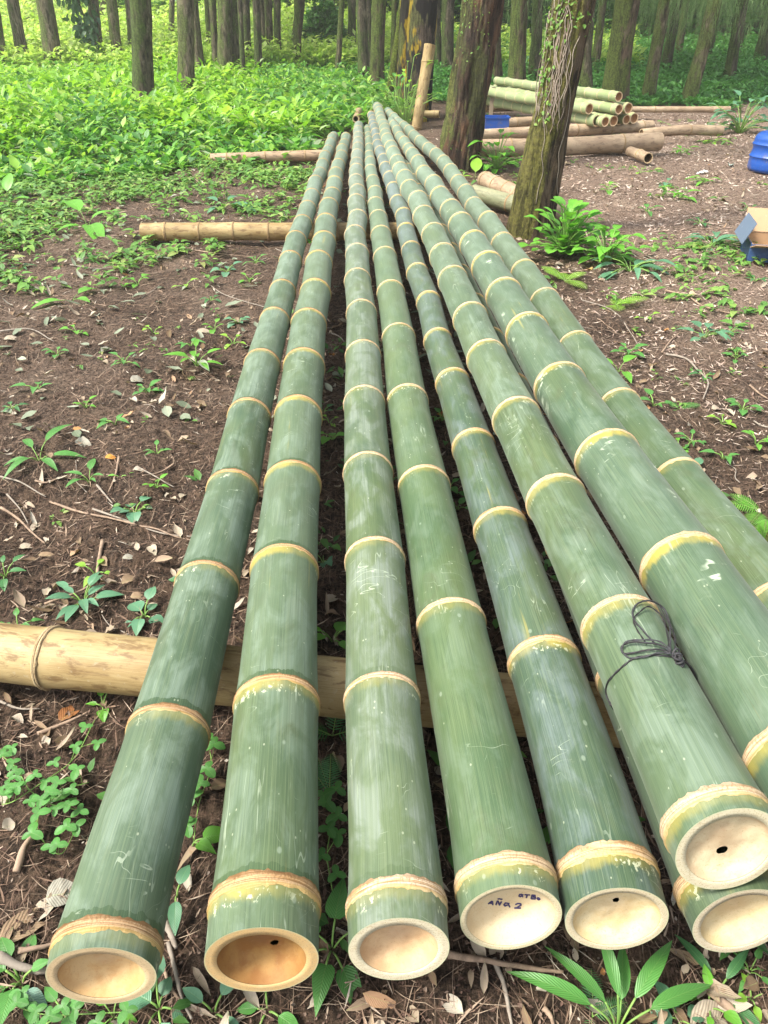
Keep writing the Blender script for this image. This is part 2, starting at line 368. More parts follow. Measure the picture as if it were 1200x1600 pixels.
def mat_bark(name, seed, c1=(.06, .042, .028), c2=(.17, .12, .08), moss=.5, mosscol=(.14, .17, .035), red=0.0, yellow=0.0, lichen=.3, mside=(-1, 0, 0), char=0.0):
    k = NT(name); ob = k.map(texco(k), (1, 1, 1), (seed * 2.7, seed * 1.3, seed)); 
    pl = k.noise(k.map(ob, (1, 1, .16)), 22, 6, .7, .4); fine = k.noise(ob, 70, 5, .7); big = k.noise(k.map(ob, (1, 1, .45)), 3.2, 4, .6)
    col = k.mix(k.sm(.35, .66, pl), c1, c2)
    col = k.mix(k.math('MULTIPLY', k.sm(.5, .7, fine), .5), col, (.24, .18, .12))
    if red:
        rz = k.math('MULTIPLY', k.sm(.44, .58, k.noise(k.map(ob, (1, 1, .5)), 6, 5, .7)), red)
        col = k.mix(rz, col, (.23, .10, .05))
        col = k.mix(k.math('MULTIPLY', k.math('MULTIPLY', k.sm(.60, .66, fine), red), .8), col, (.50, .30, .16))
    nrm = k.n('ShaderNodeNewGeometry').outputs['Normal']
    dt = k.n('ShaderNodeVectorMath', operation='DOT_PRODUCT', i_0=nrm, i_1=mside).outputs['Value']
    mm = k.math('ADD', k.math('MULTIPLY', dt, .16), big)
    mk = k.math('MULTIPLY', k.sm(.60 - .22 * moss, .72 - .22 * moss, k.math('ADD', mm, k.math('MULTIPLY_ADD', fine, .3, -.15))), min(1, moss * 1.4))
    col = k.mix(k.math('MULTIPLY', k.sm(.54, .62, k.noise(k.map(ob, (1, 1, .5), (3, 1, 0)), 7, 5, .7)), lichen), col, (.33, .27, .20))
    mc = k.mix(k.sm(.35, .65, k.noise(ob, 30, 4, .7)), (mosscol[0] * .45, mosscol[1] * .45, mosscol[2] * .5), mosscol)
    col = k.mix(mk, col, mc)
    col = k.mix(k.math('MULTIPLY', k.sm(.66, .72, k.noise(ob, 16, 5, .7)), lichen), col, (.42, .44, .36))
    if char:
        cz = k.math('MULTIPLY', k.sm(.48, .54, k.noise(k.map(ob, (1, 1, .4), (2, 0, 5)), 3.4, 3, .6)), char); col = k.mix(cz, col, (.018, .015, .016))
    if yellow:
        yz = k.math('MULTIPLY', k.sm(.55, .60, k.noise(k.map(ob, (1, 1, .35), (7, 3, 1)), 3.6, 4, .6)), yellow); col = k.mix(yz, col, (.50, .34, .02))
    b = k.bump(k.math('ADD', k.math('MULTIPLY', pl, 2.4), fine), 1.0, .035)
    col = k.mix(k.math('MULTIPLY', k.sm(.50, .40, pl), .55), col, (.016, .012, .009))
    return k.fin(col, .85, b, .25)

# ------------------------------------------------------------------ leaves
def leaves(P, D, N, L, W, m=3, fold=.25, droop=.35, shape=0, wav=0.0, seed=0):
    """batch of leaf blades -> V, F, UV"""
    P = np.asarray(P, float); n = len(P); D = norm(np.asarray(D, float)); N = np.asarray(N, float)
    S = norm(np.cross(D, N)); N = np.cross(S, D); L = np.broadcast_to(L, (n,)).astype(float); W = np.broadcast_to(W, (n,)).astype(float)
    fold = np.broadcast_to(fold, (n,)); droop = np.broadcast_to(droop, (n,))
    t = np.linspace(0, 1, m + 1)
    if shape == 0: wt = np.sin(np.pi * np.clip(t, 0, 1) ** .78) ** .85
    elif shape == 1: wt = np.sin(np.pi * np.clip(t * .97 + .03, 0, 1) ** .55) ** .9          # heart, broad base
    elif shape == 2: wt = (1 - t) ** .6 * np.minimum(1, t * 8 + .25)                         # blade
    else: wt = np.sin(np.pi * (t * .96 + .02)) ** .5                                          # round
    wt = np.maximum(wt, .03); rs = np.random.RandomState(seed + 5)
    Pm = P[:, None] + D[:, None] * (L[:, None] * t)[..., None] - N[:, None] * ((droop * L)[:, None] * t ** 2)[..., None]
    hw = W[:, None] * wt[None] / 2
    wv = (rs.rand(n, m + 1, 2) - .5) * wav * W[:, None, None]
    lf = Pm + S[:, None] * hw[..., None] + N[:, None] * (hw * fold[:, None] + wv[..., 0])[..., None]
    rt = Pm - S[:, None] * hw[..., None] + N[:, None] * (hw * fold[:, None] + wv[..., 1])[..., None]
    V = np.stack([lf, Pm, rt], 2).reshape(-1, 3)
    uv = np.zeros((m + 1, 3, 2)); uv[:, 0, 0] = -1 * wt; uv[:, 2, 0] = wt; uv[:, :, 1] = t[:, None]
    UV = np.tile(uv.reshape(-1, 2), (n, 1))
    base = []
    for i in range(m):
        a = i * 3; base += [(a, a + 1, a + 4, a + 3), (a + 1, a + 2, a + 5, a + 4)]
    F = (np.array(base)[None] + (np.arange(n) * 3 * (m + 1))[:, None, None]).reshape(-1, 4)
    return V, F, UV
def cat3(ps):
    V = []; F = []; U = []; o = 0
    for v, f, u in ps: V.append(v); F.append(f + o); U.append(u); o += len(v)
    return np.vstack(V), np.vstack(F), np.vstack(U)
def plants(P, k, rs, L=(.08, .16), H=(.05, .3), elev=(0, 60), wr=.5, m=3, shape=0, fold=.25, droop=.5, wav=0., spread=.03):
    """rosette-like plants at P (n,3), k leaves each"""
    n = len(P); Q = np.repeat(P, k, 0); az = rs.rand(n * k) * 2 * np.pi
    el = np.radians(elev[0] + rs.rand(n * k) * (elev[1] - elev[0]))
    D = np.stack([np.cos(az) * np.cos(el), np.sin(az) * np.cos(el), np.sin(el)], -1)
    h = H[0] + rs.rand(n * k) * (H[1] - H[0])
    Q = Q + np.stack([np.cos(az) * spread, np.sin(az) * spread, h], -1)
    LL = L[0] + rs.rand(n * k) * (L[1] - L[0])
    N = np.stack([-np.cos(az) * np.sin(el), -np.sin(az) * np.sin(el), np.cos(el)], -1) + (rs.rand(n * k, 3) - .5) * .7
    return leaves(Q, D, N, LL, LL * wr * (.8 + .4 * rs.rand(n * k)), m, fold, droop * (.4 + rs.rand(n * k)), shape, wav)

# ------------------------------------------------------------------ bamboo pole builder
def bamboo(name, pts, rfun, nodes, mc, mr, label, cat, group=None, nseg=48, fine=True, cut=None, mats_cut=None, wall=.022, depth=.03, tilt=0.0, hole=None, seed=0, ringw=.011, far_open=False, root=None, ringh=.0019):
    """pts: axis points near -> far. nodes: distances from the near end."""
    P = catmull(pts, 24) if len(pts) > 2 else np.linspace(pts[0], pts[1], 60)
    d = np.concatenate([[0], np.cumsum(np.linalg.norm(np.diff(P, axis=0), axis=1))]); Ltot = d[-1]
    nodes = np.array([s for s in nodes if 0.01 < s < Ltot - .01])
    offs = [0, .0025, .005, .0075, .010, .013, .017, .022, .03, .045, .07, .11, .16] if fine else [0, .008, .02, .05, .12]
    S = [0.0, Ltot] + list(np.arange(0, Ltot, .09 if fine else .2)) + ([.006, .014, .025] if cut else [])
    for s in nodes:
        for o in offs: S += [s - o, s + o]
    S = np.unique(np.round([s for s in S if 0 <= s <= Ltot], 4))
    def axis(s): return np.stack([np.interp(s, d, P[:, i]) for i in range(3)], -1)
    rs = np.random.RandomState(seed + 11)
    T, U, V = frames(P)
    def fr(s): return [norm(np.stack([np.interp(s, d, A[:, i]) for i in range(3)], -1)) for A in (T, U, V)]
    j = np.searchsorted(nodes, S); lo = nodes[np.clip(j - 1, 0, len(nodes) - 1)] if len(nodes) else S * 0 - 9; hi = nodes[np.clip(j, 0, len(nodes) - 1)] if len(nodes) else S * 0 + 9
    ndv = np.where(np.abs(S - lo) < np.abs(S - hi), S - lo, S - hi)
    nda = np.where((j > 0), S - lo, 9.0); ndb = np.where(j < len(nodes), hi - S, 9.0); onn = np.abs(ndv) < 1e-5; nda[onn] = 0; ndb[onn] = 0
    rnd = rs.rand(len(nodes) + 2)[j]
    def prof(nd): return 1 + .030 * np.exp(-(nd / .020) ** 2) + .018 * np.exp(-(nd / .07) ** 2)
    zig = rs.uniform(-.004, .004, (len(nodes) + 2, 2)) * np.clip(np.arange(len(nodes) + 2) / 4, .6, 2.6)[:, None]
    def offset(s):
        q = np.concatenate([[0], nodes, [Ltot]]); q, ii = np.unique(q, return_index=True); zz = zig[:len(q)] if len(zig) >= len(q) else np.resize(zig, (len(q), 2))
        return np.interp(s, q, zz[:, 0]), np.interp(s, q, zz[:, 1])
    a = np.linspace(0, 2 * np.pi, nseg, endpoint=False) - np.pi / 2
    oval = rs.uniform(-.012, .012)
    def surf(s, nd, add=0.0, aa=None):
        aa = a if aa is None else aa
        C = axis(s); T_, U_, V_ = fr(s); ox, oz = offset(s); C = C + U_ * ox[:, None] + V_ * oz[:, None]
        r = (rfun(s) * prof(nd))[:, None] * (1 + oval * np.cos(2 * aa)[None]) * (1 + .006 * vn(s[:, None] * 3 + seed, np.cos(aa)[None] * 1.5, np.sin(aa)[None] * 1.5)) + add
        X = C[:, None] + U_[:, None] * (np.cos(aa)[None, :, None] * r[..., None]) + V_[:, None] * (np.sin(aa)[None, :, None] * r[..., None])
        if tilt:
            sh = tilt / 2 * np.sin(aa)[None] * np.clip(1 - s / .05, 0, 1)[:, None]
            X = X + T_[:, None] * sh[..., None]
        return X
    X = surf(S, ndv); R0 = float(rfun(np.array([0.0]))[0]); RL = float(rfun(np.array([Ltot]))[0])
    uvu = (a + np.pi / 2) * R0
    uv = np.stack(np.broadcast_arrays(uvu[None, :], S[:, None]), -1).reshape(-1, 2)
    base = axis(np.array([0.0]))[0]
    if root is None: root = thing(name, tuple(base), label, cat, group)
    VV = X.reshape(-1, 3); FF = grid_faces(len(S), nseg)
    # wrap faces would stretch the UV at the underside only
    me = mesh_np('culm', VV, FF, mc, uv, {'nd': np.repeat(np.abs(ndv), nseg), 'nda': np.repeat(nda, nseg), 'ndb': np.repeat(ndb, nseg), 'ino': np.repeat(rnd, nseg)}, loc=base)
    culm = link('culm', me, root)
    for i, s in enumerate(nodes):
        wj = ringw * rs.uniform(.85, 1.15) * (1 if i == 0 else .72)
        o = np.array([-1, -.8, -.45, -.15, 0, .2, .5, .75, .9, 1.0]) * wj
        h = np.array([-.0015, .9, 1.0, .55, .2, .75, 1.1, .9, .4, -.0015]) * ringh; h[0] = h[-1] = -.0006
        if not fine: o = o[[0, 2, 4, 6, 9]]; h = h[[0, 2, 4, 6, 9]]
        sk = rs.uniform(-.004, .004)
        X = surf(s + o, o)
        T_, U_, V_ = fr(s + o)
        an = a[None, :]
        hh = h[:, None] * (1 + .35 * vn(an * 14 / 6.28 * 3, o[:, None] * 400, seed + i)) if fine else h[:, None] + 0 * an
        rad_ = U_[:, None] * np.cos(an)[..., None] + V_[:, None] * np.sin(an)[..., None]
        Y = X + rad_ * hh[..., None]
        if fine and s < 4:
            jag = (.0024 * vn(an * 7 + i * 7, 0 * an, seed + 3.) + .0022 * vn(an * 46, 0 * an, seed)) * (np.abs(o)[:, None] > wj * .85) * np.sign(o)[:, None]
            Y = Y + T_[:, None] * jag[..., None]
        uvr = np.stack(np.broadcast_arrays(uvu[None, :], (s + o)[:, None]), -1).reshape(-1, 2)
        me = mesh_np('node_ring', Y.reshape(-1, 3), grid_faces(len(o), nseg), mr, uvr, {'nd': np.repeat(o, nseg)}, loc=base)
        link('node_ring', me, root)
    # cut ends
    def end(s, sgn, dep, wl, tl, mats, hol=None, rings=28):
        R = surf(np.array([s]), np.array([.3 if len(nodes) == 0 else float(np.abs(s - nodes).min()) * np.sign(1)]))[0]
        T_, U_, V_ = [q[0] for q in fr(np.array([s]))]; C = R.mean(0)
        sgnT = T_ * sgn
        ri = 1 - wl / (np.linalg.norm(R - C, axis=1).mean())
        A = np.array([1.0, .9995, .6 + .4 * ri, ri + .001, ri]); A[2] = (1 + ri) / 2
        dz = np.array([0, 0, .0003, 0, .0004])
        W = C + (R - C)[None] * A[:, None, None] + sgnT * dz[:, None, None]
        uvw = np.stack([np.repeat(A, nseg), np.tile(a, 5)], -1)
        me = mesh_np('cut_end', W.reshape(-1, 3), grid_faces(5, nseg), mats[0], uvw, loc=base, smooth=False); link('cut_end', me, root)
        q = np.linspace(0, 1, rings); rr = np.concatenate([[ri, ri * .985], ri * .97 * (1 - q[1:])]); rn = rr / ri
        dd = dep * np.clip((1 - rn ** 5.0), 0, 1) * (1 - .10 * (1 - rn)) + .001; dd[0] = .001; dd[-1] = dd[-2]
        W = C + (R - C)[None] * rr[:, None, None] + sgnT * dd[:, None, None]
        if dep > .01: W = W + sgnT * (.0016 * vn(W[..., 0] * 60, W[..., 2] * 60, seed))[..., None] * (rn < .9)[:, None, None]
        F = grid_faces(len(rr), nseg)
        Wf = W.reshape(-1, 3)
        if hol:
            dv_ = np.array(ray(hol[0], hol[1])); o_ = np.array([0, 0, CAM_H]); pc = C + sgnT * dep * .93; hc = o_ + dv_ * (((pc - o_) @ T_) / (dv_ @ T_)); e_ = hc - C; e_ = e_ - T_ * (e_ @ T_); le = np.linalg.norm(e_); hc = C + e_ * min(1, R0 * ri * .80 / le)
            rel = Wf - hc; du = rel @ U_; dv = rel @ V_
            dist = np.hypot(du, dv * 1.0) * (1 + .15 * vn(np.arctan2(dv, du) * 2, 0 * du, seed))
            inside = dist < hol[2]
            keep = ~(inside[F].all(1)); F = F[keep]
            # snap the rim on to the circle so the opening is round
            nb = inside & np.isin(np.arange(len(Wf)), F.ravel())
            sc = (hol[2] / np.maximum(dist, 1e-4))[:, None]
            Wf = np.where(nb[:, None], Wf + (U_ * du[:, None] + V_ * dv[:, None]) * (sc - 1), Wf)
        me = mesh_np('end_wall', Wf, F, mats[1], np.stack([np.repeat(rn, nseg), np.tile(a, len(rr))], -1), loc=base)
        return link('end_wall', me, root), (C, T_, U_, V_, R0 * ri)
    info = None
    if cut: info = end(0.0, 1, depth, wall, tilt, mats_cut, hole, 60 if hole else 28)
    if mats_cut: end(Ltot, -1, .02 if not far_open else .25, wall * .7, 0, mats_cut)
    return root, culm, info

# ------------------------------------------------------------------ GROUND
def soil_mat():
    k = NT('soil'); ob = texco(k); 
    big = k.noise(ob, 1.1, 4, .6); med = k.noise(ob, 7, 6, .7); fine = k.noise(ob, 60, 6, .75); grit = k.noise(ob, 230, 4, .8)
    clod = k.noise(ob, 24, 6, .7)
    col = k.mix(k.sm(.38, .60, med), (.034, .024, .016), (.105, .070, .045))
    col = k.mix(k.math('MULTIPLY', k.sm(.52, .40, clod), .8), col, (.018, .012, .008))
    col = k.mix(k.math('MULTIPLY', k.sm(.54, .66, clod), .6), col, (.19, .130, .088))
    col = k.mix(k.math('MULTIPLY', k.sm(.46, .66, fine), .75), col, (.17, .108, .075))
    col = k.mix(k.math('MULTIPLY', k.sm(.52, .36, fine), .6), col, (.020, .012, .009))
    # fibrous shreds pressed into the soil
    for (s1, s2, rz, th) in ((160, 12, .4, .60), (150, 14, 1.7, .61), (12, 140, .2, .61)):
        mp = k.n('ShaderNodeMapping', i_0=ob); mp.inputs['Rotation'].default_value = (0, 0, rz); mp.inputs['Scale'].default_value = (s1, s2, 1)
        f = k.noise(mp.outputs[0], 1, 3, .6, .3); col = k.mix(k.math('MULTIPLY', k.sm(th, th + .06, f), .55), col, (.23, .145, .10))
    # the trodden yard to the right is drier and paler
    sx = k.n('ShaderNodeSeparateXYZ', i_0=ob)
    side = k.math('MULTIPLY', k.sm(.9, 2.4, k.math('ADD', sx.outputs[0], k.math('MULTIPLY', k.math('SUBTRACT', big, .5), 3.0))), k.sm(2.0, 5.5, sx.outputs[1]))
    far_ = k.math('MULTIPLY', k.sm(1.8, 4.5, sx.outputs[1]), .45)
    side = k.math('MAXIMUM', side, k.math('MULTIPLY', far_, k.sm(.35, .6, big)))
    dry = k.mix(k.sm(.38, .62, fine), (.15, .10, .072), (.42, .31, .235))
    col = k.mix(k.math('MULTIPLY', side, .8), col, dry)
    sawd = k.math('MULTIPLY', k.sm(.52, .66, k.noise(ob, 2.3, 4, .6)), side)
    col = k.mix(k.math('MULTIPLY', k.math('MULTIPLY', sawd, .5), k.sm(.4, .6, grit)), col, (.46, .36, .26))
    vo = k.n('ShaderNodeTexVoronoi', feature='F1', i_Vector=ob, i_Scale=95.0)
    peb = k.math('MULTIPLY', k.sm(.30, .2, vo.outputs['Distance']), k.math('GREATER_THAN', k.n('ShaderNodeSeparateColor', i_0=vo.outputs['Color']).outputs[0], .93))
    col = k.mix(k.math('MULTIPLY', peb, .6), col, (.30, .24, .19))
    h = k.math('ADD', k.math('MULTIPLY', fine, 1.0), k.math('ADD', k.math('MULTIPLY', grit, .35), k.math('MULTIPLY', clod, 2.2)))
    return k.fin(col, .9, k.bump(h, 1.0, .028), .2)
ys = np.unique(np.concatenate([-np.geomspace(.4, 60, 40) + .3, np.arange(-.1, 3.2, .013), 3.2 + np.cumsum(np.geomspace(.013, .35, 210)), [60, 75, 90, 108]]))
xh = np.unique(np.concatenate([np.arange(0, 2.2, .013), 2.2 + np.cumsum(np.geomspace(.014, .4, 150)), [50, 65, 85, 108]]))
xs = np.concatenate([-xh[::-1][:-1], xh])
GX, GY = np.meshgrid(xs, ys); GZ = gh(GX, np.clip(GY, -40, 80))
Vg = np.stack([GX, GY, GZ], -1).reshape(-1, 3)
soil = soil_mat()
tag(link('ground', mesh_np('ground', Vg, grid_faces(len(ys), len(xs), False), soil)), kind='structure')

# ------------------------------------------------------------------ THE NINE GREEN POLES
def rf(pts):
    s = np.array([p[0] for p in pts]); r = np.array([p[1] for p in pts]); return lambda q: np.interp(np.asarray(q, float), s, r)
POLES = {
 1: dict(xy=[(-.470, .583), (-.473, .623), (-.481, 1.082), (-.496, 1.594), (-.513, 2.096), (-.536, 2.639), (-.559, 3.165), (-.577, 3.755), (-.591, 4.277), (-.608, 4.886), (-.642, 6.6), (-.668, 8.9), (-.683, 11.1)],
    z=(.27, .22), r=[(0, .092), (2, .086), (4, .076), (10.6, .070)], nodes=[.623, 1.082, 1.594, 2.096, 2.639, 3.165, 3.755, 4.277, 4.886], tilt=.008, depth=.034, wall=.019,
    ring=dict(c1=(0.338, 0.198, 0.094), c2=(0.442, 0.303, 0.172), darkw=.9), cm=dict(green=(0.037, 0.068, 0.035), green2=(0.058, 0.097, 0.052), bloom=.55, yellow=.35, dark_after=1.0),
    cut=dict(base=(0.541, 0.384, 0.196), brown=(0.386, 0.200, 0.061), amt=.55, centre=(0.417, 0.294, 0.175)), wallc=(0.509, 0.384, 0.223), label="leftmost green bamboo pole, with orange-brown rings and wavy scratches"),
 2: dict(xy=[(-.206, .606), (-.212, .697), (-.249, 1.16), (-.284, 1.659), (-.316, 2.141), (-.345, 2.653), (-.364, 3.147), (-.386, 3.725), (-.402, 4.253), (-.42, 4.863), (-.458, 6.3), (-.495, 9.0), (-.513, 11.1)],
    z=(.27, .22), r=[(0, .100), (3, .094), (5, .086), (10.5, .070)], nodes=[.697, 1.16, 1.659, 2.141, 2.653, 3.147, 3.725, 4.253, 4.863], tilt=.014, depth=.044, wall=.021, hole=(429, 1472, .0068),
    ring=dict(c1=(0.370, 0.219, 0.094), c2=(0.482, 0.326, 0.179), darkw=.9), cm=dict(green=(0.040, 0.070, 0.032), green2=(0.062, 0.100, 0.046), bloom=.4, yellow=.8, dark_after=1.0),
    cut=dict(base=(0.307, 0.172, 0.054), brown=(0.217, 0.094, 0.025), amt=.8, centre=(0.183, 0.087, 0.034)), wallc=(0.509, 0.346, 0.153), label="second green pole from the left, with golden rings and brown cut end"),
 3: dict(xy=[(.026, .624), (.024, .694), (-.005, 1.178), (-.025, 1.701), (-.052, 2.202), (-.076, 2.753), (-.101, 3.275), (-.127, 3.867), (-.154, 4.466), (-.183, 5.056), (-.232, 6.6), (-.305, 9.3), (-.365, 12.0)],
    z=(.27, .24), r=[(0, .091), (2, .087), (5, .080), (11.4, .073)], nodes=[.694, 1.178, 1.701, 2.202, 2.753, 3.275, 3.867, 4.466, 5.056], tilt=.018, depth=.030, wall=.020,
    ring=dict(c1=(0.482, 0.318, 0.156), c2=(0.579, 0.455, 0.328), darkw=.6), cm=dict(green=(0.044, 0.076, 0.043), green2=(0.076, 0.112, 0.042), bloom=.65, yellow=.25, dark_after=.35, bloomcol=(.18, .215, .18)),
    cut=dict(base=(0.541, 0.384, 0.223), brown=(0.420, 0.256, 0.129), amt=.6, centre=(0.403, 0.288, 0.187)), wallc=(0.558, 0.507, 0.362), label="third green bamboo pole from the left, chalky whitish bloom, plain pale end"),
 4: dict(xy=[(.226, .677), (.224, .735), (.175, 1.437), (.137, 2.121), (.098, 2.786), (.073, 3.513), (.042, 4.241), (.006, 5.009), (-.05, 6.4), (-.16, 9.2), (-.233, 12.0)],
    z=(.27, .22), r=[(0, .094), (2, .087), (5, .078), (11.3, .050)], nodes=[.735, 1.437, 2.121, 2.786, 3.513, 4.241, 5.009], tilt=.020, depth=.044, wall=.011,
    ring=dict(c1=(0.514, 0.356, 0.203), c2=(0.594, 0.455, 0.297), darkw=.4), cm=dict(green=(0.044, 0.083, 0.035), green2=(0.071, 0.112, 0.046), bloom=.25, yellow=.45, dark_after=.1),
    cut=dict(base=(0.607, 0.507, 0.328), brown=(0.504, 0.368, 0.205), amt=.35, centre=(0.443, 0.346, 0.212)), wallc=(0.558, 0.491, 0.321), label="green bamboo pole whose cream cut end carries dark blue handwriting"),
 5: dict(xy=[(.411, .675), (.413, .754), (.398, 1.296), (.366, 1.865), (.333, 2.393), (.298, 2.958), (.270, 3.478), (.246, 4.037), (.214, 4.606), (.155, 6.1), (-.014, 8.967), (-.125, 11.4), (-.2, 13.4)],
    z=(.27, .25), r=[(0, .094), (1.2, .084), (3, .070), (12.8, .066)], nodes=[.754, 1.296, 1.865, 2.393, 2.958, 3.478, 4.037, 4.606], tilt=.016, depth=.026, wall=.014, hole=(963, 1408, .0058),
    ring=dict(c1=(0.499, 0.318, 0.148), c2=(0.579, 0.432, 0.274), darkw=.55), cm=dict(green=(0.029, 0.060, 0.031), green2=(0.049, 0.083, 0.038), bloom=.5, yellow=.9, dark_after=.1, bloomcol=(.13, .165, .17)),
    cut=dict(base=(0.607, 0.507, 0.307), brown=(0.487, 0.336, 0.137), amt=.45, centre=(0.430, 0.320, 0.199)), wallc=(0.525, 0.461, 0.314), label="dark green bluish pole with small hole near the top of its end"),
 6: dict(xy=[(.575, .697), (.572, .750), (.538, 1.242), (.5, 1.78), (.466, 2.306), (.430, 2.875), (.401, 3.36), (.378, 3.981), (.35, 4.494), (.285, 5.8), (.12, 8.43), (0, 11.3), (-.12, 14.2)],
    z=(.45, .30), r=[(0, .094), (1, .087), (3, .082), (13.6, .078)], nodes=[.746, 1.242, 1.78, 2.306, 2.875, 3.36, 3.981, 4.494], tilt=.030, depth=.020, wall=.018, hole=(1127, 1325, .0088),
    ring=dict(c1=(0.514, 0.364, 0.211), c2=(0.594, 0.470, 0.328), darkw=.4), cm=dict(green=(0.044, 0.078, 0.042), green2=(0.066, 0.104, 0.050), bloom=.45, yellow=.7, dark_after=.1),
    cut=dict(base=(0.590, 0.491, 0.321), brown=(0.437, 0.288, 0.167), amt=.4, centre=(0.322, 0.211, 0.125)), wallc=(0.525, 0.476, 0.335), label="green bamboo pole tied with black twine, round hole amid its raised cream end"),
 7: dict(xy=[(.765, .36), (.752, .845), (.722, 1.4), (.680, 1.942), (.647, 2.489), (.617, 3.043), (.592, 3.602), (.566, 4.106), (.530, 5.0), (.44, 6.4), (.324, 8.171), (.2, 10.1), (.105, 11.85)],
    z=(.50, .33), r=[(0, .108), (1.2, .100), (2.5, .094), (5, .084), (11.5, .056)], nodes=[.845, 1.4, 1.942, 2.489, 3.043, 3.602, 4.106, 4.62, 5.15], tilt=0, depth=.03, wall=.022,
    ring=dict(c1=(0.530, 0.364, 0.203), c2=(0.594, 0.455, 0.297), darkw=.3), cm=dict(green=(0.037, 0.072, 0.039), green2=(0.054, 0.093, 0.047), bloom=.35, yellow=1.0, dark_after=.05, scar=1.0),
    cut=dict(base=(0.590, 0.491, 0.321)), wallc=(0.525, 0.476, 0.335), label="thickest green bamboo pole, lying highest on the right, scored with broad pale scratches"),
 8: dict(xy=[(1.06, .45), (1.025, 1.45), (.966, 2.069), (.923, 2.622), (.893, 3.253), (.871, 3.904), (.848, 4.51), (.820, 5.206), (.762, 6.1), (.61, 8.837), (.34, 11.3), (.068, 13.7)],
    z=(.33, .26), r=[(0, .094), (1, .088), (5, .080), (13, .066)], nodes=[.90, 1.45, 2.069, 2.622, 3.253, 3.904, 4.51, 5.206], tilt=0, depth=.03, wall=.022,
    ring=dict(c1=(0.530, 0.364, 0.203), c2=(0.579, 0.440, 0.281), darkw=.4), cm=dict(green=(0.047, 0.083, 0.039), green2=(0.071, 0.110, 0.050), bloom=.4, yellow=.5, dark_after=.1),
    cut=dict(base=(0.590, 0.491, 0.321)), wallc=(0.525, 0.476, 0.335), label="rightmost green bamboo pole, beside the vine-hung tree and running out of the right edge"),
 9: dict(xy=[(.632, .672), (.628, .735), (.602, 1.24), (.562, 2.3), (.51, 3.5), (.445, 5.0), (.33, 7.0), (.22, 8.6)],
    z=(.27, .235), r=[(0, .091), (3, .082), (8, .070)], nodes=[.733, 1.25, 1.80, 2.36, 2.9, 3.45, 4.0, 4.55, 5.1], tilt=.02, depth=.034, wall=.015,
    ring=dict(c1=(0.466, 0.303, 0.156), c2=(0.562, 0.425, 0.266), darkw=.5), cm=dict(green=(0.023, 0.046, 0.025), green2=(0.035, 0.062, 0.031), bloom=.1, yellow=.6, dark_after=.1),
    cut=dict(base=(0.574, 0.476, 0.293), brown=(0.462, 0.336, 0.152), amt=.4), wallc=(0.525, 0.461, 0.335), label="green bamboo pole lying underneath, its cream end showing below the end with the central hole"),
}
pole = {}
for i, q in POLES.items():
    xy = q['xy']; y0 = xy[0][1]; z0, z1 = q['z']
    pts = [(x, y, z0 + (z1 - z0) * min(1, max(0, (y - .7) / 10))) for x, y in xy]
    P = catmull(pts, 24); d = np.concatenate([[0], np.cumsum(np.linalg.norm(np.diff(P, axis=0), axis=1))])
    ny = list(q['nodes']); rr_ = np.random.RandomState(i * 7); step = ny[-1] - ny[-2] if i != 4 else .70
    while ny[-1] < xy[-1][1] - .5: step = step * .3 + .7 * rr_.uniform(.50, .60); ny.append(ny[-1] + step)
    nodes = np.interp(ny, P[:, 1], d)
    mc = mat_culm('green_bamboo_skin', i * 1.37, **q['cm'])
    mr = mat_ring('bamboo_node', i * 1.1, **q['ring'])
    mcut = mat_cut('bamboo_diaphragm', i * 1.9, **q['cut']); mw = mat_wall('bamboo_cut_wall', i, q['wallc'])
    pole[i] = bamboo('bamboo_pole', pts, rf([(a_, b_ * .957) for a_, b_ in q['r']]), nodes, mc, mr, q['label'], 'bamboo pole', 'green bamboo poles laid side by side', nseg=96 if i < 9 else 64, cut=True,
                     mats_cut=(mw, mcut), wall=q['wall'], depth=q['depth'], tilt=q['tilt'], hole=q.get('hole'), seed=i, ringw=.0135)

def bvh_of(objs):
    V = []; F = []; o = 0
    for ob in objs:
        me = ob.data; off = ob.parent.location if ob.parent else Vector((0, 0, 0))
        V += [v.co + off for v in me.vertices]; F += [[a + o for a in p.vertices] for p in me.polygons]; o = len(V)
    return BVHTree.FromPolygons(V, F)
def shoot(b, px, py):
    d = ray(px, py); h = b.ray_cast(Vector((0, 0, CAM_H)), d); nn = h[1]
    if nn is not None and nn.dot(d) > 0: nn = -nn
    return h[0], nn

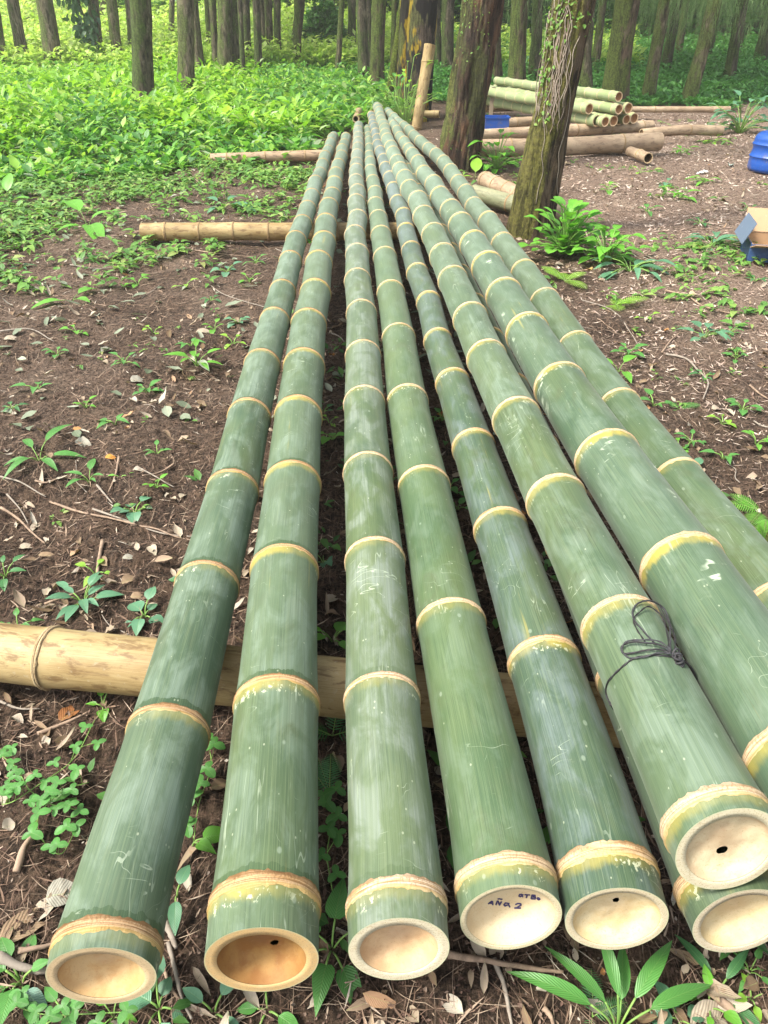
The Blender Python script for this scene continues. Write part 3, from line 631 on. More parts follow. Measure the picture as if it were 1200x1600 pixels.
# handwriting on the end wall of the fourth pole
ink = NT('blue_ink').fin((.02, .015, .09), .5)
ew = pole[4][2][0]; be = bvh_of([ew]); base4 = Vector(pole[4][0].location)
STROKES = [  # drawn as on the photograph, page coordinates in pixels of the 1200 px photo
  [(763, 1412), (769, 1407.5)], [(769, 1407.5), (770, 1413.5)], [(765.5, 1411), (769.8, 1411)],
  [(775, 1413.5), (777.5, 1407)], [(777.5, 1407), (780.5, 1414)], [(780.5, 1414), (783.5, 1408.5)], [(777.5, 1404.6), (780, 1404), (783, 1404.8), (785, 1404.2)],
  [(793.5, 1411), (790, 1410.5), (787.5, 1413.5), (789, 1415.5), (793, 1413.5)], [(795, 1410.5), (794.5, 1413), (796.5, 1417)],
  [(805, 1413.2), (809, 1411.4), (813.5, 1412), (814, 1414), (807.5, 1418), (803.5, 1418.6)], [(803.5, 1418.6), (814, 1418.8)],
  [(815.5, 1397), (812, 1397.2), (811, 1400), (813, 1401), (816.5, 1398)], [(816.5, 1397), (816.5, 1401)],
  [(819.5, 1397.6), (828, 1398)], [(824, 1398), (822.5, 1402.4)],
  [(832, 1397.6), (830, 1404)], [(831, 1398), (836, 1398.6), (836, 1400.6), (831.5, 1401)], [(831.5, 1401), (837, 1402), (836, 1404.4), (830, 1404)],
  [(841.5, 1402.2), (839.5, 1404), (841.5, 1405.6), (843.8, 1404.2), (841.5, 1402.2)]]
parts = []
for st in STROKES:
    pp = []
    for a, b in zip(st[:-1], st[1:]):
        for t in np.linspace(0, 1, 4, endpoint=False): pp.append((a[0] + (b[0] - a[0]) * t, a[1] + (b[1] - a[1]) * t))
    pp.append(st[-1]); Q = []
    for a in pp:
        h, nrm = shoot(be, *a)
        if h is not None: Q.append(np.array(h))
    if len(Q) > 1 and np.linalg.norm(Q[0] - Q[-1]) + len(Q) > 0: parts.append(tube_data(np.array(Q), .0018, 6))
if parts:
    V, F = merge(parts); link('handwriting', tri_fix('handwriting', V, F, ink, base4), pole[4][0])

# black twine round pole six
b6 = bvh_of([pole[6][1]])
twm = mat_island('twine', [(0, (.012, .013, .016)), (1, (.045, .048, .055))], .6, 400, .5)
def on6(px, py, lift=.002):
    h = None
    for q in range(16):
        h, n = shoot(b6, px + q, py + q * .3)
        if h is not None: break
    if h is None: return None
    return np.array(h + n * lift)
def strand(pix, r=.0017, lifts=None, tw=2):
    r *= .72
    Q = [];
    for i, p in enumerate(pix):
        q = on6(p[0], p[1], (lifts[i] if lifts else .002))
        if q is not None: Q.append(q)
    Q = catmull(Q, 8); T, U, W = frames(Q); out = []
    for k in range(tw):
        a = np.linspace(0, 1, len(Q)) * len(Q) * .55 + k * 2 * np.pi / tw
        R = Q + U * (np.cos(a) * r * .8)[:, None] + W * (np.sin(a) * r * .8)[:, None]; out.append(tube_data(R, r, 6))
    return merge(out)
kp = on6(1050, 1026, .006)
tw_root = thing('twine', tuple(kp), "black twine tied in a bow around the green pole with the central hole", 'twine')
# loop going round the whole pole
C6, T6 = None, None
pA = on6(948, 1095, .002); 
ax = np.array([(.538, 1.242), (.5, 1.78)]); y_c = .5 * (pA[1] + kp[1])
def axis6(y): x = np.interp(y, [.754, 1.242, 1.78], [.58, .538, .5]); return np.array([x, y, .45 - .15 * max(0, (y - .7) / 10)])
cA = axis6(pA[1]); cK = axis6(kp[1])
angA = math.atan2(pA[2] - cA[2], pA[0] - cA[0]); angK = math.atan2(kp[2] - cK[2], kp[0] - cK[0])
loop = []
vis = [(948, 1100), (945, 1085), (950, 1068), (960, 1055), (975, 1041), (990, 1030), (1010, 1026), (1030, 1025), (1048, 1027)]
Vv, Fv = strand(vis, .0019)
und = []
for t in np.linspace(0, 1, 30):
    a = angA + 0 if False else (angA % (2 * math.pi)) + t * ((angK % (2 * math.pi)) + 2 * math.pi - (angA % (2 * math.pi)))
    y = pA[1] + (kp[1] - pA[1]) * t; c = axis6(y); und.append(c + np.array([math.cos(a), 0, math.sin(a)]) * .0895)
lp = merge([(Vv, Fv), tube_data(np.array(und), .0025, 6)])
link('loop', tri_fix('loop', lp[0], lp[1], twm, kp), tw_root)
bow = [strand([(1046, 1024), (1030, 1014), (1010, 1011), (985, 1010), (973, 1014), (974, 1021), (990, 1023), (1012, 1020), (1032, 1020), (1046, 1026)], .0017, [.008, .010, .012, .012, .006, .004, .006, .008, .008, .008], 3),
       strand([(1046, 1022), (1028, 1010), (1004, 1008), (980, 1011), (974, 1018), (984, 1029), (1004, 1030), (1030, 1024), (1046, 1026)], .0016, [.010, .013, .015, .014, .006, .004, .006, .007, .008], 2),
       strand([(1044, 1022), (1041, 1000), (1036, 975), (1026, 955), (1008, 944), (994, 947), (988, 958), (992, 972), (1003, 985), (1014, 998), (1024, 1009)], .0017, [.010, .013, .015, .016, .012, .006, .003, .003, .003, .003, .004], 3),
       strand([(1042, 1020), (1036, 990), (1024, 965), (1010, 954), (998, 960), (990, 968), (995, 985), (1005, 1000), (1010, 1008)], .0015, [.009, .011, .013, .012, .006, .004, .003, .003, .003], 2),
       strand([(1050, 1024), (1046, 1000), (1042, 976), (1034, 958), (1022, 950)], .0018, [.012, .014, .016, .016, .014], 2)]
V, F = merge(bow); link('bow', tri_fix('bow', V, F, twm, kp), tw_root)
kn = []
rk = np.random.RandomState(4)
for k in range(9):
    c = kp + (rk.rand(3) - .5) * .008 + np.array([.001 * k, -.0022 * k, -.0012 * k]); t = np.linspace(0, 2 * np.pi, 20); A = norm(rk.randn(3)); B = norm(np.cross(A, rk.randn(3)))
    kn.append(tube_data(c + np.outer(np.cos(t), A) * .0095 + np.outer(np.sin(t), B) * .0080, .0024, 6))
V, F = merge(kn); link('knot', tri_fix('knot', V, F, twm, kp), tw_root)

# ------------------------------------------------------------------ DRY SUPPORT BAMBOO AND LOGS
DR = [mat_dry('dry_bamboo', 1), mat_dry('dry_bamboo_grey', 2, (.27, .19, .125), (.40, .30, .20), (.09, .06, .04), .5), mat_dry('dry_bamboo_brown', 3, (.25, .165, .10), (.38, .27, .175), (.07, .045, .03), .7),
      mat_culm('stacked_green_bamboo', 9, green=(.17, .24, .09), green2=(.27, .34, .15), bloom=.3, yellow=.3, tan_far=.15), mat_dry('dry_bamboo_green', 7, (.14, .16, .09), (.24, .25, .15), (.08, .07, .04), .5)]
DRING = mat_ring('dry_node', 5, (.30, .20, .10), (.42, .32, .18), (.10, .06, .035), .6)
LR = mat_ring('pale_node', 6, (.45, .40, .26), (.55, .48, .32), (.16, .10, .05), .4)
CUTD = (mat_wall('dry_cut_wall', 4, (.50, .38, .22), (.35, .26, .14)), mat_cut('dry_inside', 5, (.20, .13, .07), (.08, .05, .03), .7, (.03, .02, .015)))
CUTF = (mat_wall('fresh_cut_wall', 5, (.66, .48, .30), (.5, .4, .22)), mat_cut('fresh_inside', 6, (.45, .26, .13), (.30, .16, .08), .6, (.35, .18, .08)))
def log(name, p, q, r, label, cat='bamboo log', mat=0, sp=.42, group=None, cuts=CUTD, dep=.12, wall=.018, seed=0, fine=False, n=28, ring=None, r2=None, bend=0.0):
    p = Vector(p); q = Vector(q); L = (q - p).length; rs = np.random.RandomState(seed + 50)
    nodes = np.arange(sp * rs.uniform(.15, .8), L, sp); nodes = nodes + rs.uniform(-.05, .05, len(nodes)) * sp
    m = (p + q) / 2 + Vector((0, 0, bend))
    return bamboo(name, [tuple(p), tuple(m), tuple(q)], rf([(0, r), (L, r2 or r * .93)]), nodes, DR[mat], ring or DRING, label, cat, group, nseg=n, fine=fine, cut=True, mats_cut=cuts, wall=wall, depth=dep, seed=seed, ringw=.010, ringh=.004)[0]
# front cross bearer: two nodes at photo x 85 and beyond
a = at(-120, 998, .095); b = at(1330, 1150, .085)
p0 = at(-330, 985, .10); q0 = (1.30, 1.20, .085)
Lc = (Vector(q0) - Vector(p0)).length; dirc = (Vector(q0) - Vector(p0)).normalized()
xn = [at(85, 1015, .10).x + .46 * k for k in range(-2, 6)]
nd_ = [(x - p0.x) / dirc.x for x in xn]
bamboo('support_bamboo', [tuple(p0), tuple((Vector(p0) + Vector(q0)) / 2), q0], rf([(0, .083), (Lc, .078)]), nd_, DR[0], mat_ring('old_node', 8, (.36, .27, .15), (.50, .40, .24), (.13, .08, .04), .5),
       "thick dry yellow bamboo bearer under the near end of the green poles", 'bamboo support', 'dry bamboo bearers under the poles', nseg=64, cut=True, mats_cut=CUTD, depth=.1, seed=21, ringw=.012, ringh=.0045)
log('support_bamboo', at(222, 362, .075), (.95, 6.45, .09), .072, "yellow dry bamboo bearer with its sawn end left of the poles, second from the front", 'bamboo support', 0, .29, 'dry bamboo bearers under the poles', seed=3, fine=True, n=40)
log('support_bamboo', at(329, 249, .05), (.7, 10.9, .08), .068, "brown dry bamboo bearer half hidden in weeds, third from the front", 'bamboo support', 2, .5, 'dry bamboo bearers under the poles', seed=4)
log('support_bamboo', at(550, 177, .06), (1.0, 15.0, .10), .065, "tan dry bamboo bearer under the far tips of the poles", 'bamboo support', 0, .5, 'dry bamboo bearers under the poles', seed=5)
log('bamboo_log', at(556, 186, .12), at(561, 173, .13), .06, "short hollow bamboo piece facing forward at the far tips of the poles", mat=2, sp=.6, seed=6, wall=.02, dep=.3)
log('bamboo_log', at(297, 170, .10), at(345, 163, .12), .07, "dry log in the undergrowth behind, beside the trunk, farther one of the pair", mat=2, seed=7)
log('bamboo_log', at(322, 182, .10), at(354, 174, .12), .06, "shorter pale log lying in weeds in front of the twin-trunk row", mat=1, seed=8)
log('bamboo_log', at(1031, 221, .13), at(700, 233, .13), .115, "big pale dry bamboo log lying across the yard in front of the green stack", mat=1, sp=.82, seed=9, n=36, fine=True, bend=-.02)
log('bamboo_log', at(1018, 197, .10), at(735, 212, .10), .085, "brown dry log under the near edge of the green stack", mat=1, sp=.6, seed=10)
log('bamboo_log', at(1127, 204, .09), at(1002, 209, .09), .075, "pale dry log right of the green stack, pointing at the leafy weeds", mat=1, sp=.9, seed=11, bend=.03)
log('bamboo_log', at(1140, 171, .07), at(930, 171, .07), .055, "long thin log along the edge of the far weeds", mat=1, sp=1.2, seed=12)
log('bamboo_log', at(1013, 247, .06), at(984, 236, .065), .064, "short grey bamboo stub with a black hollow end under the big pale log", mat=1, sp=.5, seed=13, dep=.35, wall=.012)
log('bamboo_log', at(736, 196, .10), at(905, 184, .12), .075, "dry log behind the blue crate between the two big trunks", mat=1, sp=.6, seed=14)
log('bamboo_log', at(745, 170, .12), at(895, 166, .12), .06, "farthest dry log between the two big trunks", mat=2, sp=.7, seed=15)
log('bamboo_log', at(757, 281, .10), at(893, 345, .06), .085, "pinkish tan log with sawn end behind the foot of the vine-hung tree", mat=1, sp=.25, seed=16, n=36, fine=True)
log('bamboo_log', at(740, 302, .09), at(852, 332, .05), .085, "grey-green log between the rightmost pole and the vine-hung tree", mat=4, sp=.9, seed=17)
# leaning stake
pb = atg(650, 203); pt = aty(672, 70, pb.y + .25)
log('bamboo_stake', pt, (pb.x, pb.y, pb.z), .10, "upright sawn tan bamboo stake leaning on the big reddish trunk", 'bamboo stake', 0, .95, seed=18, n=36, fine=True, wall=.02, r2=.09)
# green stack
ends = [(967, 151, 0), (921, 170, 1), (956, 168, 1), (967, 171, 1), (982, 169.5, 1), (933, 189, 2), (946, 190.5, 2), (959, 189, 2), (968, 186, 2), (979, 187, 2), (991, 185, 2)]
NAMES = ["single green pole on top of the far stack", "leftmost green pole in the middle row of the stack, its end set back", "long green pole in the middle row of the stack, second from left", "pole end tucked between two others in the middle row of the stack", "rightmost green pole in the middle row of the stack",
  "leftmost green pole in the bottom row of the stack", "small tan-ended pole second in the bottom row of the stack", "orange-ended pole third in the bottom row of the stack", "pole behind the orange-ended one in the bottom row of the stack", "broad-ended pole second from right in the bottom row of the stack", "rightmost pole in the bottom row of the stack"]
for i, (ex, ey, row) in enumerate(ends):
    z = (.56, .40, .24)[row]; p = at(ex, ey, z); q = Vector((p.x - 1.45 - .12 * (i % 3), p.y + 3.2 + .1 * i, z + .02 * (i % 2)))
    log('stacked_pole', p, q, .076 + .006 * ((i * 7) % 3 - 1), NAMES[i], 'bamboo pole', 3, .30, 'green bamboo poles stacked in the yard', CUTF, .08, .016, seed=30 + i, ring=LR)

# ------------------------------------------------------------------ TREES
def trunk_mesh(name, pts, r, mat, seed, flare=.35, nseg=28, amp=.06, loc=None, rows=70, lobes=5, zf=.5):
    P = catmull(pts, max(8, rows // (len(pts) - 1))); d = np.concatenate([[0], np.cumsum(np.linalg.norm(np.diff(P, axis=0), axis=1))])
    U = np.tile(np.array([1., 0, 0]), (len(P), 1)); W = np.tile(np.array([0, 1., 0]), (len(P), 1))
    a = np.linspace(0, 2 * np.pi, nseg, endpoint=False)
    rr = np.interp(d, np.linspace(0, d[-1], len(r)), r)
    ex = np.exp(-d / zf)
    R = rr[:, None] * (1 + flare * ex[:, None] * (1 + .5 * np.cos(a * lobes + seed)[None]) + amp * fbm(np.cos(a)[None] * 2.2 + seed, np.sin(a)[None] * 2.2, d[:, None] * 1.6, 4) + amp * .35 * fbm(np.cos(a)[None] * 7 + seed, np.sin(a)[None] * 7, d[:, None] * 3, 2))
    X = P[:, None] + U[:, None] * (np.cos(a)[None, :, None] * R[..., None]) + W[:, None] * (np.sin(a)[None, :, None] * R[..., None])
    return mesh_np(name, X.reshape(-1, 3), grid_faces(len(P), nseg), mat, loc=loc)
BK = [mat_bark('bark_mossy', 1, (.08, .065, .04), (.22, .18, .12), moss=.85, mosscol=(.17, .22, .06), lichen=.6), mat_bark('bark_brown', 2, (.10, .08, .055), (.28, .22, .165), moss=.68, mosscol=(.16, .20, .06), lichen=.8), mat_bark('bark_green', 3, moss=.85, mosscol=(.15, .20, .045)),
      mat_bark('bark_dark', 4, (.045, .038, .028), (.14, .115, .08), moss=.68, mosscol=(.11, .16, .04), lichen=.5)]
CROWN = mat_leaf('crown_leaf', [(0, (.03, .09, .015)), (.5, (.06, .15, .025)), (1, (.11, .22, .04))], .4, .5, .1, bumpy=.1)
def crown_mesh(seed, n, R, H, size=.28):
    rs = np.random.RandomState(seed); cl = []
    for i in range(26):
        v = norm(rs.randn(3)); cl.append(v * np.array([R, R, H]) * rs.uniform(.35, 1.0))
    cl = np.array(cl); c = cl[rs.randint(0, len(cl), n)]; P = c + rs.randn(n, 3) * np.array([R, R, H]) * .16
    D = norm(rs.randn(n, 3) + np.array([0, 0, -.3])); N = rs.randn(n, 3) + np.array([0, 0, 1.5])
    V, F, UV = leaves(P, D, N, size * rs.uniform(.6, 1.2, n), size * .45, 2, .2, .3)
    limbs = []
    return mesh_np('crown', V, F, CROWN, UV)
crowns = [crown_mesh(s, 1500, 2.3, 1.7) for s in (1, 2, 3)]
thin_crown = crown_mesh(4, 220, 2.0, 1.4)  # crowns out of view: dense ones added to darken the right, thin let sun in
LIMB = BK[1]
def limbs_mesh(seed):
    rs = np.random.RandomState(seed); out = []
    for i in range(6):
        a = rs.rand() * 6.28; e = np.array([math.cos(a) * rs.uniform(1, 2), math.sin(a) * rs.uniform(1, 2), rs.uniform(.2, 1.4)])
        out.append(tube_data(catmull([(0, 0, -1.6), e * .35 + np.array([0, 0, -.5]), e], 5), np.linspace(.07, .02, 11), 6))
    V, F = merge(out); return tri_fix('limbs', V, F, LIMB)
limbs = [limbs_mesh(s) for s in (1, 2)]
ntree = 0
def tree(bx, by, tx, wpx, label, mat=0, seed=None, top=7.5, crown=True, group='tall trees of the plantation', curve=0.0, n=24, rows=60, flare=.35, amp=.07, base=None, taper=.75, lobes=5):
    global ntree; ntree += 1; seed = seed or ntree * 3
    wpx *= .9; b = base if base is not None else atg(bx, by)
    t0 = aty(tx, 0, b.y); depth = b.y * CT + (CAM_H - b.z) * ST; r = wpx * depth / FPX / 2
    sl = Vector((t0.x - b.x, 0, max(.5, t0.z - b.z))); sl = sl / sl.z
    pts = [(b.x, b.y, b.z - .25)]
    for h in (.0, .7, 1.6, 3.0, 5.0, top):
        cx = curve * math.sin(min(h, 3.2)) if curve else 0
        hh = min(h, 2.2) + max(0, h - 2.2) * .5
        pts.append((b.x + sl.x * hh + cx, b.y + .03 * math.sin(h + seed), b.z + h))
    root = thing('tree', tuple(b), label, 'tree', group)
    link('trunk', trunk_mesh('trunk', pts, [r * 1.08, r, r, r * .95, r * .9, r * .85, r * taper], BK[mat] if isinstance(mat, int) else mat, seed, flare, n, amp, tuple(b), rows, lobes), root)
    if crown:
        c = link('crown', crowns[ntree % 3] if b.x > (3.5 if ntree < 42 else 7) else thin_crown, root, (pts[-1][0] - b.x, 0, top + .6)); c.rotation_euler = (0, 0, ntree * 1.3)
        link('limbs', limbs[ntree % 2], c)
    return root, pts, r
LT = [ # base x, base y, x at the top edge, width, material, label
 (6, 118, -12, 20, 0, "mossy trunk at the very left edge of the plantation"), (40, 112, 22, 19, 1, "slender bare brown trunk second from the left edge"), (87, 118, 66, 27, 0, "stout mossy trunk third from the left edge, in lime undergrowth"),
 (154, 100, 143, 18, 1, "pale trunk behind the dark leafy creeper"), (184, 110, 173, 17, 0, "curved mossy trunk just right of the creeper-clad one"), (207, 97, 197, 11, 1, "thin pale trunk directly left of the dark foreground trunk"),
 (226, 190, 220, 33, 3, "dark thick trunk nearest the camera on the left, in the undergrowth"), (291, 160, 290, 27, 1, "flaky pale brown trunk right of the dark foreground trunk"), (315, 136, 306, 12, 0, "thin mossy trunk touching the flaky brown one"),
 (268, 70, 270, 9, 1, "small far trunk on the sunlit slope"), (351, 128, 352, 24, 0, "broad mossy trunk in the middle of the left row"), (332, 95, 331, 9, 0, "thin far trunk left of the broad mossy one"),
 (369, 124, 363, 13, 0, "thin green trunk just right of the broad mossy one"), (386, 112, 383, 15, 3, "leaf-covered dark trunk left of the pale pair"), (412, 100, 404, 12, 1, "left trunk of the pale pair"), (423, 103, 421, 13, 1, "right trunk of the pale pair"),
 (435, 106, 436, 12, 3, "dark trunk right of the pale pair"), (459, 95, 468, 16, 2, "mossy leaning trunk beside the round green bush"),
 (549, 96, 548, 13, 3, "thin dark trunk right of the round green bush"), (569, 130, 562, 17, 3, "dark forked trunk right of the round bush, nearer one"), (588, 148, 594, 23, 2, "green mossy trunk with a brown scar, left of the smooth one"),
 (775, 138, 778, 20, 2, "green trunk just right of the big reddish tree"), (806, 150, 812, 27, 2, "thick mossy trunk between the two big trees"), (834, 134, 838, 18, 3, "dark trunk seen just left of the vine-hung tree"),
 (913, 150, 916, 22, 0, "mossy trunk directly behind the green stack"), (958, 165, 982, 40, 2, "broad light green mossy trunk with white lichen spots behind the stack"), (1011, 158, 1040, 20, 0, "leaning trunk right of the lichen-spotted one"),
 (1036, 128, 1058, 16, 3, "farther leaning dark trunk in the right wood"), (1074, 162, 1116, 22, 0, "strongly leaning trunk with moss at its foot in the right weeds"), (1136, 138, 1160, 18, 3, "dark leaning trunk second from the right edge"), (1180, 122, 1215, 20, 3, "dark trunk leaning out at the right edge"),
 (1098, 112, 1130, 12, 3, "slim dark trunk farther back on the right"), (700, 128, 704, 20, 3, "dark trunk hidden behind the big reddish tree"), (873, 128, 876, 20, 3, "shaded trunk behind the vine-hung tree"), (520, 78, 521, 10, 1, "grey far trunk behind the round bush")]
for q in LT: tree(q[0], q[1], q[2], q[3], q[5], q[4], curve=.03 * ((q[0] * 7) % 5 - 2))
# smooth mossy and scarred trunks in the centre
tree(606, 172, 632, 15, "smooth bright mossy slender trunk behind the pole tips", mat_bark('bark_smooth_moss', 9, (.07, .07, .02), (.13, .14, .03), moss=.95, mosscol=(.17, .22, .03), lichen=.1), flare=.1, n=28, base=None)
tree(628, 182, 640, 27, "scarred trunk with black and yellow patches left of the charred one", mat_bark('bark_scar', 10, moss=.6, yellow=.75, char=.9, lichen=.2), n=32)
tree(650, 188, 662, 46, "charred black and yellow trunk behind the bamboo stake", mat_bark('bark_char', 12, (.05, .035, .03), (.12, .09, .07), moss=.45, yellow=.7, char=1.0, lichen=.2), n=36, flare=.12)
t7 = tree(716, 262, 752, 62, "big reddish brown tree with peeling bark, dark moss and small vines", mat_bark('bark_red', 13, (.040, .028, .020), (.15, .10, .065), moss=.72, red=.38, mosscol=(.17, .19, .05), lichen=.35, char=.5), n=120, rows=300, flare=.16, amp=.15, lobes=4)
t8 = tree(826, 366, 898, 62, "vine-hung leaning tree with mossy left side beside the rightmost pole", mat_bark('bark_vine', 14, (.036, .026, .018), (.20, .14, .085), moss=.55, mosscol=(.21, .21, .04), lichen=.15, mside=(-1, -.3, 0)), n=120, rows=300, flare=.22, amp=.12, lobes=3)
# pale hanging roots on the vine-hung tree
def trunk_bvh(root):
    return bvh_of([c for c in root.children if c.name.startswith('trunk')])
b8 = trunk_bvh(t8[0]); rs = np.random.RandomState(8); roots = []
ROOTM = mat_island('aerial_root', [(0, (.20, .15, .11)), (.5, (.34, .29, .23)), (1, (.13, .09, .06))], .8, 60, .3)
for i in range(24):
    x0 = rs.uniform(858, 908); y0 = rs.uniform(-40, 60); y1 = rs.uniform(150, 330 if i % 4 == 0 else 210); Q = []
    for y in np.linspace(y0, y1, 12):
        cx = x0 - (y - y0) * .14 + 3 * math.sin(y * .045 + i) + 2 * math.sin(y * .13 + i * 3)
        h, n_ = shoot(b8, cx, y)
        if h is not None: Q.append(np.array(h + n_ * .006))
    if len(Q) > 4: roots.append(tube_data(catmull(Q, 4), rs.uniform(.0022, .0048), 5))
if roots:
    V, F = merge(roots); o = link('aerial_roots', tri_fix('aerial_roots', V, F, ROOTM, tuple(t8[0].location)), t8[0]); o['label'] = 'pale thin roots hanging down the bark'
# small climbing leaves on trunks
CLIMB = mat_leaf('climber_leaf', [(0, (.10, .24, .03)), (.5, (.16, .32, .05)), (1, (.26, .40, .07))], .4, .45, .3)
def climbers(root, spots, seed, L=(.03, .08), name='climbing_leaves'):
    b = trunk_bvh(root); rs = np.random.RandomState(seed); P = []; D = []; N = []; LL = []
    for (cx, cy, sx, sy, n) in spots:
        for _ in range(n):
            h, nn = shoot(b, cx + rs.randn() * sx, cy + rs.randn() * sy)
            if h is None or (nn is None): continue
            P.append(np.array(h + nn * .012)); D.append(np.array(nn) * .6 + rs.randn(3) * .5 + np.array([0, 0, -.3])); N.append(np.array(nn) + np.array([0, 0, .8]) + rs.randn(3) * .3); LL.append(rs.uniform(*L))
    if not P: return
    LL = np.array(LL); V, F, UV = leaves(P, D, N, LL, LL * .6, 3, .3, .3)
    link(name, mesh_np(name, V, F, CLIMB, UV, loc=tuple(root.location)), root)
climbers(t7[0], [(705, 40, 28, 35, 160), (686, 160, 6, 40, 60), (712, 232, 7, 4, 5)], 3, (.012, .035))
climbers(t8[0], [(880, 20, 24, 22, 110), (852, 90, 5, 60, 110), (860, 62, 5, 4, 9)], 4, (.014, .045))

# far slim trunks seen between the near ones
rs = np.random.RandomState(21)
for i in range(80):
    Y = rs.uniform(24, 52); X = rs.uniform(-.55, .62) * Y
    if X < -2 and rs.rand() < .25: continue
    b = Vector((X, Y, float(gh(X, Y)))); pxx = 600 + FPX * X / (Y * CT + 1)
    tree(0, 0, pxx + rs.uniform(-6, 10) + (pxx - 600) * .03, rs.uniform(7, 14), "slim dark trunk far back in the plantation", [3, 0, 2, 0][i % 4], base=b, n=14, rows=24, group='far slim trunks of the plantation', crown=True, top=8)

# ------------------------------------------------------------------ UNDERGROWTH
LIME = mat_leaf('lime_leaf', [(0, (.08, .24, .02)), (.3, (.20, .44, .03)), (.7, (.30, .57, .05)), (.92, (.44, .64, .10)), (1, (.38, .48, .30))], .5, .38, .3)
GREEN = mat_leaf('green_leaf', [(0, (.04, .15, .03)), (.35, (.09, .28, .04)), (.7, (.20, .46, .06)), (.92, (.34, .56, .08)), (1, (.36, .46, .28))], .45, .38, .3)
MID = mat_leaf('weed_leaf', [(0, (.08, .20, .04)), (.5, (.15, .34, .06)), (.9, (.26, .44, .09)), (1, (.36, .40, .14))], .4, .42, .35)
DEEP = mat_leaf('shade_leaf', [(0, (.03, .11, .02)), (.6, (.08, .22, .04)), (1, (.15, .34, .07))], .4, .42, .2)
def wedge(n, y0, y1, rs, xa=-.72, xb=.72, m=1.2, p=1.0):
    y = y0 + (y1 - y0) * rs.rand(n) ** p; x = (xa * y - m) + rs.rand(n) * ((xb - xa) * y + 2 * m); return x, y
def free_of_poles(x, y): return ~((x > -.85 - .0 * y) & (x < 1.15 - .03 * y) & (y < 14.2) & (x > -.12 * 0 - .85))
def pxof(x, y, z=0):
    dz = CAM_H - z; dep = y * CT + dz * ST; return 600 + FPX * x / dep, 800 + FPX * (dz * CT - y * ST) / dep
rs = np.random.RandomState(31)
# lush lime plants, left and behind
x, y = wedge(21000, 7.0, 27, rs, p=.8)
px, py = pxof(x, y)
edge = np.interp(px, [-400, 0, 120, 250, 330, 450, 540, 640], [330, 300, 288, 262, 250, 236, 215, 200])
clump = fbm(x * .8, y * .8, 3, 3)
keep = (px < 640) & (py < edge + clump * 22) & ((x < -.82) | (y > 15.2) | ((x < -.45) & (y > 12)))
x, y = x[keep], y[keep]; P = np.stack([x, y, gh(x, y)], -1)
tall = sstep(8, 14, y) * np.interp(x / y, [-.6, -.2, -.05, .1], [1, .8, .5, .35])
limey = (x / y < -.14 + .10 * vn(x * .3, y * .3)) & (y > 12.5 + 3 * vn(x * .7, y * .7)) & (rs.rand(len(x)) < .9)
gate_ = (y > 14) | (fbm(x * 1.6, y * 1.6, 40, 3) > -.25 - .5 * sstep(9, 14, y)); x, y, P, limey, tall = x[gate_], y[gate_], P[gate_], limey[gate_], tall[gate_]
hgt = (.10 + .34 * tall) * (.5 + .9 * rs.rand(len(x))) * (1 + .5 * fbm(x * .9, y * .9, 50, 3))
# far trunks are told apart by the nearer trunk they are seen beside
_near = [(o, pxof(o.location.x, o.location.y, o.location.z)[0]) for o in bpy.data.objects if o.get('group') == 'tall trees of the plantation']
_gr = {}
for o in [o for o in bpy.data.objects if o.get('group') == 'far slim trunks of the plantation']:
    x_ = pxof(o.location.x, o.location.y, o.location.z)[0]
    c_ = [t for t in _near if len(t[0]['label'].split()) <= 9]
    q, qx = min(c_, key=lambda t: abs(t[1] - x_)); _gr.setdefault((q['label'], x_ > qx), []).append((abs(x_ - qx), o))
for (l_, r_), lst in _gr.items():
    for n_, (dd, o) in enumerate(sorted(lst, key=lambda t: t[0])):
        o['label'] = (('', 'second ', 'third ', 'fourth ', 'fifth ', 'sixth ', 'seventh ', 'eighth ', 'ninth ', 'tenth ', 'eleventh ', 'twelfth ', 'thirteenth ', 'fourteenth ', 'fifteenth ')[min(n_, 14)] + f"slim far trunk {'right' if r_ else 'left'} of the {l_}")
def growth(name, sel, mat, k, Lr, wr, label=None, sh=0, m=3, droop=.6):
    Pp = P[sel]; hh = hgt[sel]; n = len(Pp)
    q = np.repeat(Pp, k, 0); H = np.repeat(hh, k)
    az = rs.rand(n * k) * 6.283; el = np.radians(rs.uniform(-5, 60, n * k)); rrr = rs.rand(n * k) ** .5 * .16
    D = np.stack([np.cos(az) * np.cos(el), np.sin(az) * np.cos(el), np.sin(el)], -1)
    q = q + np.stack([np.cos(az) * rrr, np.sin(az) * rrr, H * rs.uniform(.35, 1.0, n * k)], -1)
    N = np.stack([-np.cos(az) * np.sin(el), -np.sin(az) * np.sin(el), np.cos(el)], -1) + rs.randn(n * k, 3) * .25
    L = rs.uniform(*Lr, n * k); V, F, UV = leaves(q, D, N, L, L * wr * rs.uniform(.8, 1.2, n * k), m, .25, droop * rs.rand(n * k), sh)
    tag(link(name, mesh_np(name, V, F, mat, UV)), label, 'plants', kind='stuff')
growth('lime_undergrowth', limey, LIME, 9, (.07, .25), .46, "sunlit lime green broad-leaved undergrowth under the left trees")
growth('green_undergrowth', ~limey, GREEN, 9, (.04, .20), .5, "mid green leafy ground cover left of the far poles")
# sunlit slope behind, left
x, y = wedge(30000, 25.5, 70, rs, -.75, .25, p=1.4); P = np.stack([x, y, gh(x, y)], -1); hgt = .35 + .5 * rs.rand(len(x))
growth('slope_undergrowth', np.ones(len(x), bool), mat_leaf('slope_leaf', [(0, (.30, .50, .06)), (.5, (.48, .68, .14)), (1, (.64, .78, .28))], .55, .4, .1), 6, (.10, .26), .6, "pale sunlit growth on the slope behind the left trees", m=2)
